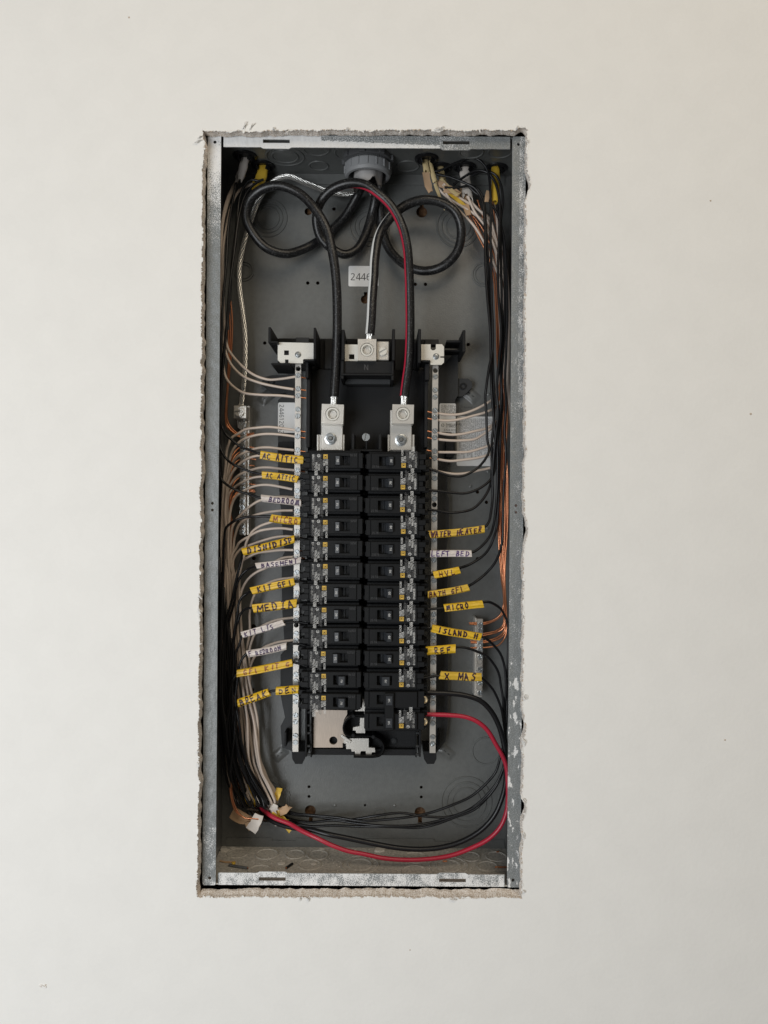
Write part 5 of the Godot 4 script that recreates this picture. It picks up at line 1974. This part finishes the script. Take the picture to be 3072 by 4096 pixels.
	var fall := [[[1714, 687], [1756, 683], [1820, 653], [1896, 632], [1934, 657], [1953, 691], [1961, 754], [1963, 839], [1961, 944], [1965, 1029], [1967, 1180], [1972, 1300], [1968, 1400], [1956, 1472], [1945, 1545], [1941, 1593], [1944, 1641], [1946, 1701], [1951, 1762], [1957, 1798], [1946, 1830], [1917, 1866], [1883, 1892], [1845, 1904], [1804, 1902], [1760, 1890], [1712, 1873]],
		[[1735, 695], [1803, 710], [1862, 733], [1900, 754], [1921, 784], [1932, 826], [1938, 902], [1942, 1029], [1950, 1180], [1962, 1330], [1964, 1500], [1970, 1600], [1978, 1700], [1980, 1762], [1982, 1822], [1977, 1883], [1963, 1916], [1934, 1943], [1898, 1965], [1857, 1975], [1809, 1972], [1760, 1965], [1712, 1960]],
		[[1778, 750], [1820, 752], [1875, 744], [1908, 754], [1929, 792], [1938, 843], [1946, 944], [1953, 1071], [1958, 1180], [1968, 1330], [1972, 1500], [1976, 1620], [1972, 1700], [1968, 1774], [1968, 1871], [1962, 1933], [1946, 1974], [1922, 2010], [1888, 2035], [1845, 2048], [1796, 2050], [1748, 2043], [1712, 2038]],
		[[1811, 742], [1862, 704], [1904, 683], [1942, 687], [1972, 716], [1993, 763], [2001, 830], [1997, 944], [1993, 1071], [1995, 1180], [2004, 1330], [1994, 1450], [1986, 1560], [1990, 1660], [1982, 1750], [1974, 1846], [1971, 1919], [1969, 1991], [1964, 2051], [1953, 2088], [1934, 2108], [1830, 2126], [1718, 2138], [1700, 2140]],
		[[1883, 704], [1929, 687], [1976, 695], [2001, 733], [2010, 796], [2003, 881], [2003, 1029], [2008, 1180], [2006, 1330], [1998, 1450], [2004, 1560], [2000, 1660], [1990, 1760], [1990, 1850], [1988, 2000], [1977, 2100], [1963, 2141], [1941, 2170], [1912, 2196], [1885, 2210], [1800, 2215], [1722, 2214], [1700, 2214]],
		[[1866, 735], [1900, 770], [1950, 800], [1990, 860], [2012, 960], [2018, 1100], [2020, 1250], [2012, 1400], [2006, 1520], [2010, 1620], [2002, 1720], [1998, 1830], [1994, 2000], [1985, 2112], [1977, 2143], [1960, 2182], [1941, 2216], [1910, 2242], [1874, 2259], [1838, 2272], [1785, 2290], [1735, 2299], [1700, 2297]],
		[[1982, 800], [2000, 880], [2016, 960], [2026, 1100], [2028, 1250], [2024, 1400], [2022, 1520], [2024, 1620], [2018, 1720], [2022, 1830], [2014, 1960], [2010, 2100], [2011, 2148], [2006, 2189], [1994, 2225], [1972, 2259], [1941, 2298], [1905, 2327], [1875, 2345], [1790, 2365], [1712, 2380], [1698, 2382]]]
	var what := ["black wire from the tan sheath to the top right breaker", "black wire from the tan sheath to the second right breaker", "black wire from the folded paper to the third right breaker", "black wire through the WATER HEATER tag to the top right", "black wire through the LEFT BED tag to the top right", "black wire through the HVL tag to the top right", "black wire through the BATH GFI tag to the top right"]
	for i in fall.size():
		var p := []
		var m: int = fall[i].size()
		for k in m:
			var t := float(k) / (m - 1)
			var z := lerpf(-56.0, -44.0 - (i % 3) * 4.0, minf(t * 3.0, 1.0)) if t < 0.7 else lerpf(-44.0 - (i % 3) * 4.0, -32.0, (t - 0.7) / 0.3)
			p.append([fall[i][k][0], fall[i][k][1], z])
		wire(p, R, M.wire_black, what[i], g)
	# blacks from the right breakers that sweep down and across the bottom
	var sweep := [["right MICRO", [[1700, 2438], [1778, 2432], [1860, 2424], [1931, 2409], [1956, 2407], [1980, 2418], [2004, 2438], [2021, 2462], [2029, 2495], [2031, 2560], [2030, 2700], [2028, 2850], [2020, 2960], [2001, 3026], [1984, 3089], [1946, 3136], [1883, 3186], [1799, 3224], [1714, 3254], [1630, 3269], [1524, 3279], [1440, 3283], [1351, 3271], [1245, 3260], [1182, 3252], [1140, 3237], [1110, 3222]]],
		["ISLAND", [[1700, 2510], [1727, 2514], [1830, 2530], [1923, 2546], [1948, 2556], [1975, 2580], [1999, 2614], [2016, 2655], [2022, 2703], [2022, 2763], [2018, 2850], [2024, 2950], [2018, 3034], [2005, 3106], [1967, 3169], [1904, 3224], [1820, 3262], [1735, 3288], [1651, 3300], [1545, 3302], [1440, 3294], [1330, 3282], [1240, 3288], [1160, 3276], [1120, 3258]]],
		["REF", [[1700, 2606], [1760, 2600], [1822, 2589], [1857, 2590], [1905, 2604], [1948, 2626], [1977, 2657], [1994, 2691], [2005, 2739], [2011, 2800], [2014, 2880], [2022, 2980], [2016, 3060], [1998, 3120], [1960, 3180], [1900, 3236], [1820, 3271], [1735, 3300], [1672, 3311], [1566, 3309], [1440, 3309], [1330, 3305], [1240, 3302], [1170, 3288], [1130, 3268]]],
		["X MAS", [[1696, 2712], [1761, 2702], [1850, 2704], [1922, 2710], [1946, 2727], [1970, 2756], [1989, 2792], [2004, 2836], [2014, 2900], [2026, 3000], [2010, 3080], [1975, 3150], [1890, 3230], [1800, 3268], [1710, 3268], [1600, 3255], [1500, 3265], [1380, 3280], [1260, 3268], [1160, 3255], [1115, 3232]]]]
	for h in sweep:
		var p := []
		var m: int = h[1].size()
		for k in m:
			var t := float(k) / (m - 1)
			p.append([h[1][k][0], h[1][k][1], -32.3 - 4.0 * k / 3.0 if k < 4 else lerpf(-34.0, -60.0, minf((t - 0.1) * 2.6, 1.0)) if t < 0.8 else lerpf(-60.0, -96.0, (t - 0.8) / 0.2)])
		wire(p, R, M.wire_black, "black wire through the %s tag, sweeping down and across the bottom" % h[0], g)
	# the heavier pair from the two-pole breaker
	var big := [[1698, 2770], [1723, 2771], [1786, 2773], [1862, 2782], [1921, 2803], [1963, 2843], [1993, 2898], [2012, 2961], [2022, 3034], [2023, 3119], [2010, 3186], [1977, 3262], [1923, 3321], [1841, 3368], [1756, 3391], [1672, 3397], [1588, 3391], [1503, 3376], [1393, 3353], [1309, 3336], [1245, 3319], [1161, 3309], [1098, 3288], [1055, 3258], [1036, 3226]]
	var p := []
	for k in big.size():
		p.append([big[k][0], big[k][1], lerpf(-34, -46, minf(k / 10.0, 1.0)) if k < 20 else lerpf(-52, -92, (k - 20) / 4.0)])
	wire(p, 0.0031, M.wire_black, "thick black wire from the two pole breaker sweeping across the bottom", "heavy wires to the two pole breaker")
	big = [[1700, 2857], [1723, 2858], [1790, 2860], [1862, 2868], [1913, 2889], [1951, 2923], [1984, 2978], [2010, 3024], [2024, 3062], [2030, 3110], [2031, 3203], [2024, 3254], [2000, 3309], [1955, 3355], [1883, 3393], [1799, 3423], [1702, 3437], [1609, 3439], [1524, 3431], [1460, 3417], [1393, 3404], [1330, 3382], [1266, 3351], [1203, 3321], [1161, 3296], [1098, 3271], [1055, 3241], [1036, 3210]]
	p = []
	for k in big.size():
		p.append([big[k][0], big[k][1], lerpf(-34, -40, minf(k / 10.0, 1.0)) if k < 22 else lerpf(-42, -84, (k - 22) / 5.0)])
	wire(p, 0.0027, M.wire_red, "thick red wire from the two pole breaker sweeping across the bottom", "heavy wires to the two pole breaker")

	# bare coppers on the right, down to the right ground bar
	g = "bare copper wires at the right ground bar"
	var ends := [[[2013, 2409], [2001, 2457], [1977, 2479], [1941, 2490], [1905, 2492], [1876, 2492]], [[2016, 2419], [2005, 2461], [1979, 2483], [1941, 2496], [1905, 2498], [1878, 2496]], [[2016, 2474], [2011, 2505], [1985, 2522], [1931, 2535], [1900, 2540]],
		[[2019, 2480], [2013, 2511], [1987, 2530], [1931, 2543], [1900, 2548]], [[2021, 2486], [2016, 2522], [1989, 2550], [1929, 2565], [1881, 2565]], [[2024, 2492], [2019, 2528], [1992, 2558], [1929, 2571], [1883, 2571]], [[2026, 2498], [2022, 2546], [1994, 2578], [1953, 2589], [1881, 2592]]]
	for i in 7:
		var xs := [1996.0, 2002.0, 2006.0, 2012.0, 2018.0, 2024.0, 2029.0]
		var q := [[1850 + i * 20, 800 + (i % 3) * 30, -76], [1905 + i * 13, 930 - i * 6, -78], [1965 + i * 9, 1060 - i * 8, -76], [1984 + i * 7, 1250, -74], [1988 + i * 6, 1450, -70], [xs[(i + 2) % 7] - 2, 1650, -64], [xs[i], 1850, -62], [xs[i] + 1, 2000, -60], [xs[i] - 1, 2120, -60], [lerpf(xs[i], 2014, 0.55), 2300, -62]]
		for e in ends[i]:
			q.append([e[0], e[1], -74.5])
		wire(q, 0.00108, M.copper, "bare copper wire down to the right ground bar, %s at the bar" % ord[i], g)


# ---- marker lettering: each capital as pen strokes in a unit square, y up
func pen(ch: String) -> Array:
	match ch:
		"A": return [[[0.05, 0], [0.45, 1], [0.95, 0]], [[0.2, 0.38], [0.8, 0.4]]]
		"B": return [[[0.1, 0], [0.12, 1], [0.7, 0.9], [0.75, 0.65], [0.15, 0.52], [0.85, 0.4], [0.85, 0.12], [0.1, 0]]]
		"C": return [[[0.9, 0.85], [0.5, 1], [0.12, 0.6], [0.2, 0.15], [0.6, 0], [0.95, 0.15]]]
		"D": return [[[0.12, 0], [0.1, 1]], [[0.0, 0.95], [0.6, 0.95], [0.95, 0.55], [0.75, 0.12], [0.05, 0.0]]]
		"E": return [[[0.9, 1], [0.12, 0.95], [0.1, 0], [0.95, 0.03]], [[0.12, 0.5], [0.75, 0.52]]]
		"F": return [[[0.95, 1], [0.12, 0.95], [0.1, 0]], [[0.12, 0.52], [0.75, 0.52]]]
		"G": return [[[0.9, 0.85], [0.5, 1], [0.1, 0.55], [0.25, 0.08], [0.75, 0.05], [0.88, 0.42], [0.5, 0.42]]]
		"H": return [[[0.12, 1], [0.1, 0]], [[0.88, 1], [0.9, 0]], [[0.1, 0.5], [0.9, 0.52]]]
		"I": return [[[0.5, 1], [0.48, 0]]]
		"J": return [[[0.15, 1], [0.85, 1]], [[0.5, 1], [0.48, 0.02]], [[0.1, 0], [0.9, 0.02]]]   # the I with serifs in MEDIA
		"K": return [[[0.12, 1], [0.1, 0]], [[0.9, 1], [0.15, 0.45], [0.95, 0]]]
		"L": return [[[0.15, 1], [0.12, 0], [0.95, 0.03]]]
		"M": return [[[0.05, 0], [0.12, 1], [0.5, 0.3], [0.88, 1], [0.97, 0]]]
		"m": return [[[0.05, 0], [0.1, 0.95], [0.3, 0.9], [0.45, 0.1], [0.5, 0.85], [0.75, 0.95], [0.92, 0.0]]]
		"N": return [[[0.1, 0], [0.12, 1], [0.85, 0.05], [0.9, 1]]]
		"O": return [[[0.5, 1], [0.1, 0.6], [0.2, 0.1], [0.6, 0], [0.92, 0.45], [0.75, 0.9], [0.45, 1]]]
		"o": return [[[0.5, 0.75], [0.1, 0.5], [0.2, 0.1], [0.6, 0.05], [0.92, 0.4], [0.75, 0.7], [0.45, 0.75]]]
		"P": return [[[0.12, 0], [0.12, 1], [0.8, 0.9], [0.75, 0.5], [0.12, 0.45]]]
		"R": return [[[0.12, 0], [0.12, 1], [0.8, 0.9], [0.72, 0.5], [0.12, 0.48], [0.95, 0]]]
		"S": return [[[0.88, 0.9], [0.45, 1], [0.15, 0.75], [0.8, 0.38], [0.7, 0.05], [0.1, 0.08]]]
		"T": return [[[0.0, 0.97], [1.0, 1]], [[0.5, 1], [0.48, 0]]]
		"U": return [[[0.1, 1], [0.15, 0.2], [0.5, 0], [0.85, 0.2], [0.9, 1]]]
		"V": return [[[0.05, 1], [0.5, 0], [0.95, 1]]]
		"W": return [[[0.0, 1], [0.25, 0], [0.5, 0.7], [0.72, 0], [1.0, 1]]]
		"X": return [[[0.05, 1], [0.95, 0]], [[0.95, 1], [0.05, 0]]]
		"/": return [[[0.5, 1.05], [0.45, -0.05]]]
	return []


func tag_image(words: String, base: Color, ink: Color, start: float, span: float, size: float, wide: float, faded: bool, print_: bool) -> ImageTexture:
	var w := 400
	var h := 72
	var im := Image.create(w, h, false, Image.FORMAT_RGB8)
	var f := FastNoiseLite.new()
	f.seed = int(rng.randi() % 1000)
	f.frequency = 0.03
	f.fractal_octaves = 4
	for y in h:
		for x in w:
			var k := 1.0 + 0.10 * f.get_noise_2d(x * 0.6, y * 1.6) + 0.05 * f.get_noise_2d(x * 5.0, y * 5.0)
			im.set_pixel(x, y, Color(base.r * k, base.g * k, base.b * k * 0.98))
	if print_:   # the maker's fine print, rubbed almost away
		var c := base.darkened(0.35)
		var x := 30
		while x < w - 30:
			if rng.randf() < 0.5:
				for q in 3:
					im.fill_rect(Rect2i(x + rng.randi() % 7, 42 + rng.randi() % 12, 2, 3 + rng.randi() % 5), base.lerp(c, rng.randf_range(0.3, 0.9)))
			x += 11
	var letters := words.length()
	var step := span * w / letters
	for i in letters:
		var strokes := pen(words[i])
		var ox := start * w + i * step + rng.randf_range(-1.5, 1.5)
		var oy := h * 0.5 + size * h * 0.5 + rng.randf_range(-2.0, 2.0)
		var lw := step * (0.78 if words[i] in "MmW" else 0.62)
		if words[i] in "I/":
			ox += step * 0.06
		var lean := rng.randf_range(-0.12, 0.22)
		var tall := size * h * rng.randf_range(0.82, 1.12)
		var tilt := rng.randf_range(-0.16, 0.16)
		for st in strokes:
			var pts := PackedVector2Array()
			for q in st:
				pts.append(Vector2(ox + q[0] * lw + q[1] * lean * tall + rng.randf_range(-1.5, 1.5), oy - q[1] * tall + (q[0] - 0.5) * lw * tilt + rng.randf_range(-1.8, 1.8)))
			for a in pts.size() - 1:
				var steps := int((pts[a + 1] - pts[a]).length() * 1.3) + 1
				for k in steps + 1:
					var c := pts[a].lerp(pts[a + 1], float(k) / steps)
					var r := wide * (0.85 + 0.3 * f.get_noise_2d(c.x * 3.0, c.y * 3.0))
					for dy in range(int(-r) - 1, int(r) + 2):
						for dx in range(int(-r) - 1, int(r) + 2):
							var px := int(c.x) + dx
							var py := int(c.y) + dy
							if px < 0 or py < 0 or px >= w or py >= h:
								continue
							var d := Vector2(dx, dy).length()
							if d > r + 0.6:
								continue
							var cover := clampf(r + 0.6 - d, 0.0, 1.0) * (0.95 if not faded else clampf(0.55 + 1.1 * f.get_noise_2d(px * 6.0, py * 6.0), 0.0, 0.9))
							var was := im.get_pixel(px, py)
							im.set_pixel(px, py, was.lerp(ink, cover * (0.9 if not faded else 0.35)))
	return ImageTexture.create_from_image(im)


# a short length of cable sheath slipped over a wire as a tag
func wire_tag(words: String, label: String, a: Array, b: Array, w_px: float, yellow: bool, opt := {}) -> void:
	var z0: float = opt.get("z0", -31.0)
	var z1: float = opt.get("z1", -29.0)
	var pa := at(a[0], a[1], z0)
	var pb := at(b[0], b[1], z1)
	var w := mm(w_px, -30)
	var bow: float = opt.get("bow", rng.randf_range(-0.7, 0.9)) * 0.001
	var base: Color = opt.get("base", srgb(0.66, 0.41, 0.018) if yellow else srgb(0.60, 0.545, 0.53))
	var ink: Color = opt.get("ink", srgb(0.028, 0.008, 0.018) if yellow else srgb(0.035, 0.012, 0.06))
	var m := StandardMaterial3D.new()
	m.resource_name = "tag_sheath"
	m.roughness = 0.42
	m.albedo_texture = tag_image(words, base, ink, opt.get("start", 0.1), opt.get("span", 0.8), minf(0.76, opt.get("size", 0.55) * 1.2), minf(6.6, opt.get("pen", 2.9) * 2.05), opt.get("faded", false), opt.get("print", true))
	m.texture_repeat = false
	var s := Shape.new()
	var n := 14
	var sides := 24
	var along := (pb - pa)
	var side := along.cross(Vector3(0, 0, 1)).normalized()   # towards the lower edge of the tag
	var front := side.cross(along).normalized()
	if front.z < 0:
		front = -front
	var th := 0.0052
	var base_i := 0
	for shell in 2:
		var rings := []
		for i in n + 1:
			var t := float(i) / n
			var c := pa + along * t + side * bow * (4.0 * t * (1.0 - t)) + front * 0.0006 * sin(t * 9.0 + a[0])
			var ring := PackedVector3Array()
			var skew := (0.0012 * sin(a[1]) if i == 0 else 0.0010 * sin(a[1] * 2.0) if i == n else 0.0)
			for j in sides:
				var an := TAU * j / sides
				var cx := cos(an)
				var sy := sin(an)
				var u := signf(cx) * pow(absf(cx), 0.9)
				var ridge := 0.00055 * cos(u * 7.5 + a[0]) + 0.0005 * sin(t * 5.0 + a[1]) * u                      # the conductors inside show as soft ridges
				var q := side * u * (w * 0.5 - shell * 0.0007) + front * (signf(sy) * pow(absf(sy), 0.72) * (th * 0.5 - shell * 0.0007) + (ridge if sy > 0.2 else 0.0))
				ring.append(c + q + along.normalized() * skew * u)
			ring.reverse()
			rings.append(ring)
		base_i = s.v.size()
		if shell == 1:
			rings.reverse()
		s.skin(rings, true, false)
		for i in n + 1:
			for j in sides:
				var t := float(i) / n if shell == 0 else 1.0 - float(i) / n
				var an := TAU * (sides - 1 - j) / sides
				var sy := sin(an)
				var v := 0.5 + 0.5 * cos(an)
				s.t[base_i + i * sides + j] = Vector2(t, v if sy > -0.05 and shell == 0 else 0.02)
	for end in 2:   # the cut ends: join the outer skin to the inner
		for j in sides:
			var k := (j + 1) % sides
			var o0: int = (0 if end == 0 else n * sides)
			var i0: int = base_i + (n * sides if end == 0 else 0)
			var q0 := s.v[o0 + j]
			var q1 := s.v[o0 + k]
			var r0 := s.v[i0 + j]
			var r1 := s.v[i0 + k]
			var before := s.t.size()
			if end == 0:
				s.quad(q1, q0, r0, r1)
			else:
				s.quad(q0, q1, r1, r0)
			for x in range(before, s.t.size()):
				s.t[x] = Vector2(0.01, 0.03)
	single(s, "wire_tag", m, label, "tag", "hand lettered tags on the wires")


func wire_tags() -> void:
	var brown := srgb(0.22, 0.06, 0.03)
	wire_tag("AC ATTIC", "yellow tag lettered AC ATTIC, the upper of the two", [1042, 1819], [1215, 1840], 33, true, {"start": 0.06, "span": 0.84, "size": 0.62, "print": false})
	wire_tag("AC ATTIC", "yellow tag lettered AC ATTIC, the lower of the two", [1049, 1900], [1192, 1918], 29, true, {"start": 0.13, "span": 0.82, "size": 0.52})
	wire_tag("BEDROOm", "white tag lettered BEDROOM on the left", [1046, 1993], [1205, 2011], 29, false, {"start": 0.19, "span": 0.78, "size": 0.55, "print": false})
	wire_tag("MICRO", "yellow tag lettered MICRO in faded ink on the left", [1083, 2072], [1202, 2084], 32, true, {"start": 0.1, "span": 0.88, "size": 0.6, "ink": brown, "pen": 3.6})
	wire_tag("DISH/DISP", "yellow tag lettered DISH / DISP", [971, 2208], [1178, 2156], 30, true, {"start": 0.09, "span": 0.9, "size": 0.6, "pen": 3.4})
	wire_tag("BASEMENT", "white tag lettered BASEMENT", [1026, 2264], [1204, 2241], 26, false, {"start": 0.12, "span": 0.84, "size": 0.52, "pen": 2.4})
	wire_tag("KIT GFI", "yellow tag lettered KIT GFI", [1007, 2364], [1178, 2327], 31, true, {"start": 0.15, "span": 0.82, "size": 0.55, "pen": 3.6, "print": false})
	wire_tag("MEDJA", "yellow tag lettered MEDIA", [1013, 2434], [1187, 2413], 35, true, {"start": 0.09, "span": 0.9, "size": 0.66, "pen": 3.2, "print": false})
	wire_tag("KIT LTS", "white tag lettered KIT LTS", [969, 2539], [1136, 2490], 27, false, {"start": 0.06, "span": 0.72, "size": 0.55, "pen": 2.4, "print": false})
	wire_tag("F BEDROoM", "white tag lettered F BEDROOM", [990, 2616], [1146, 2584], 29, false, {"start": 0.03, "span": 0.84, "size": 0.5, "pen": 2.4, "print": false})
	wire_tag("GFI KIT G", "long yellow tag lettered GFI KIT in worn ink", [948, 2694], [1170, 2650], 30, true, {"start": 0.12, "span": 0.86, "size": 0.52, "ink": brown, "faded": true, "pen": 2.8, "print": false})
	wire_tag("BREAK", "yellow tag lettered BREAK", [952, 2813], [1077, 2769], 32, true, {"start": 0.06, "span": 0.9, "size": 0.6, "pen": 4.2, "print": false})
	wire_tag("DEN", "short yellow tag lettered DEN", [1104, 2764], [1195, 2757], 33, true, {"start": 0.13, "span": 0.86, "size": 0.46, "pen": 4.4, "print": false})
	wire_tag("WATER HEATER", "long yellow tag lettered WATER HEATER", [1717, 2138], [1938, 2116], 31, true, {"start": 0.02, "span": 0.94, "size": 0.56, "bow": 0.9, "pen": 2.6, "ink": srgb(0.06, 0.015, 0.02), "print": false, "base": srgb(0.60, 0.385, 0.04)})
	wire_tag("LEFT BED", "white tag lettered LEFT BED", [1721, 2215], [1886, 2214], 28, false, {"start": 0.03, "span": 0.94, "size": 0.58, "pen": 2.5, "print": false, "ink": srgb(0.05, 0.015, 0.11)})
	wire_tag("HVL", "short yellow tag lettered HVL", [1735, 2300], [1839, 2280], 30, true, {"start": 0.2, "span": 0.68, "size": 0.62, "pen": 3.4, "print": false, "ink": srgb(0.07, 0.012, 0.01)})
	wire_tag("BATH GFI", "yellow tag lettered BATH GFI", [1711, 2379], [1875, 2350], 29, true, {"start": 0.03, "span": 0.86, "size": 0.56, "pen": 2.9, "base": srgb(0.60, 0.385, 0.04), "ink": srgb(0.07, 0.015, 0.01)})
	wire_tag("mICRO", "yellow tag lettered MICRO in dark ink on the right", [1777, 2432], [1932, 2415], 31, true, {"start": 0.06, "span": 0.6, "size": 0.55, "pen": 3.2, "print": false})
	wire_tag("ISLAND H", "long yellow tag lettered ISLAND, slanting over the ground bar", [1727, 2513], [1923, 2547], 32, true, {"start": 0.12, "span": 0.84, "size": 0.5, "pen": 3.0, "z1": -35.0})
	wire_tag("REF", "short yellow tag lettered REF", [1706, 2604], [1822, 2595], 35, true, {"start": 0.28, "span": 0.62, "size": 0.58, "pen": 3.2})
	wire_tag("X MAS", "yellow tag lettered X MAS", [1760, 2700], [1925, 2708], 34, true, {"start": 0.12, "span": 0.78, "size": 0.6, "pen": 4.0, "base": srgb(0.60, 0.385, 0.04), "z1": -35.0})


# ---- sweepings on the floor of the box
func loose_bits() -> void:
	var floor_y := YB + 0.0015
	var on := func(px: float, py: float, lift: float) -> Vector3:
		var z: float = DIST - (-floor_y - lift) * FOCAL / (py - 2048.0)
		var w := at(px, py, z * 1000.0)
		return Vector3(w.x, floor_y + lift, z)
	var s := Shape.new()
	s.tube(smooth([on.call(880, 3448, 0.0012), on.call(905, 3453, 0.0012), on.call(943, 3452, 0.0012)], 4), 0.0012, 6)
	single(s, "copper_stub", M.kraft, "dull copper wire stub on the floor of the box, bottom left", "wire offcut", "offcuts on the floor of the box")
	s = Shape.new()
	s.box(Vector3(-0.002, -0.001, -0.002), Vector3(0.002, 0.001, 0.002), 0.0004, Transform3D(Basis(Vector3(0, 1, 0), 0.4), on.call(934, 3457, 0.0031)))
	single(s, "sheath_chip", M.sheath_yellow, "small yellow chip lying by the copper stub", "scrap", "offcuts on the floor of the box")
	for q in [[915, 3465, 990, 3476, M.pvc_dark, "dark grey wire offcut on the floor at bottom left"], [1146, 3474, 1170, 3457, M.wire_black, "short black wire offcut on the floor of the box"]]:
		var o := thing("wire_offcut", on.call(q[0], q[1], 0.0016), q[5], "wire offcut", "offcuts on the floor of the box")
		s = Shape.new()
		s.tube(PackedVector3Array([on.call(q[0], q[1], 0.0016), on.call(q[2], q[3], 0.0016)]), 0.0016, 8)
		part(s, "insulation", q[4], o)
		s = Shape.new()
		var e: Vector3 = on.call(q[2], q[3], 0.0016) if q[4] == M.pvc_dark else on.call(q[0], q[1], 0.0016)
		var e2: Vector3 = on.call(q[0], q[1], 0.0016) if q[4] == M.pvc_dark else on.call(q[2], q[3], 0.0016)
		s.tube(PackedVector3Array([e, e + (e - e2).normalized() * 0.0008]), 0.0010, 6)
		part(s, "bare_end", M.copper, o)
	for q in [[1980, 3465, 2034, 3465, "copper wire offcut on the floor at bottom right"], [1770, 3443, 1788, 3443, "tiny copper offcut behind the red wire"], [1986, 3404, 1996, 3403, "tiny copper offcut near the right wall"]]:
		s = Shape.new()
		s.tube(PackedVector3Array([on.call(q[0], q[1], 0.0011), on.call(q[2], q[3], 0.0011)]), 0.0010, 6)
		single(s, "copper_stub", M.copper, q[4], "wire offcut", "offcuts on the floor of the box")
	var where := ["by the left wall corner", "right of the left corner", "beside the short black offcut", "on the right of the black offcut", "near the bottom lip", "under the red wire"]
	var i := 0
	for q in [[897, 3408, 0.0045], [932, 3397, 0.003], [1125, 3458, 0.0035], [1254, 3459, 0.0028], [1286, 3399, 0.0028], [1520, 3402, 0.0065]]:
		s = Shape.new()
		var c: Vector3 = on.call(q[0], q[1], 0.0)
		var pts := PackedVector2Array()
		for k in 8:
			var a := TAU * k / 8.0
			var r: float = q[2] * rng.randf_range(0.7, 1.15)
			pts.append(Vector2(cos(a) * r * 1.3, sin(a) * r * 0.8))
		s.prism(pts, 0.0, q[2] * 0.35, Transform3D(Basis(Vector3(1, 0, 0), Vector3(0, 0, -1), Vector3(0, 1, 0)), c))
		single(s, "plaster_crumb", M.plaster, "white plaster crumb on the floor of the box %s" % where[i], "crumb", "plaster crumbs on the floor of the box")
		i += 1
	var dust := Shape.new()
	for k in 220:
		var px := rng.randf_range(900, 2015)
		var py := rng.randf_range(3398, 3488)
		var c: Vector3 = on.call(px, py, 0.0)
		var r := rng.randf_range(0.0003, 0.0009)
		var rings := PackedVector2Array()
		for q in 5:
			rings.append(Vector2(cos(TAU * q / 5.0), sin(TAU * q / 5.0)) * r * rng.randf_range(0.6, 1.2))
		dust.prism(rings, 0.0, r * 0.6, Transform3D(Basis(Vector3(1, 0, 0), Vector3(0, 0, -1), Vector3(0, 1, 0)), c))
	var o := single(dust, "plaster_dust", M.plaster, "fine plaster dust scattered over the floor of the box", "dust")
	o.set_meta("kind", "stuff")
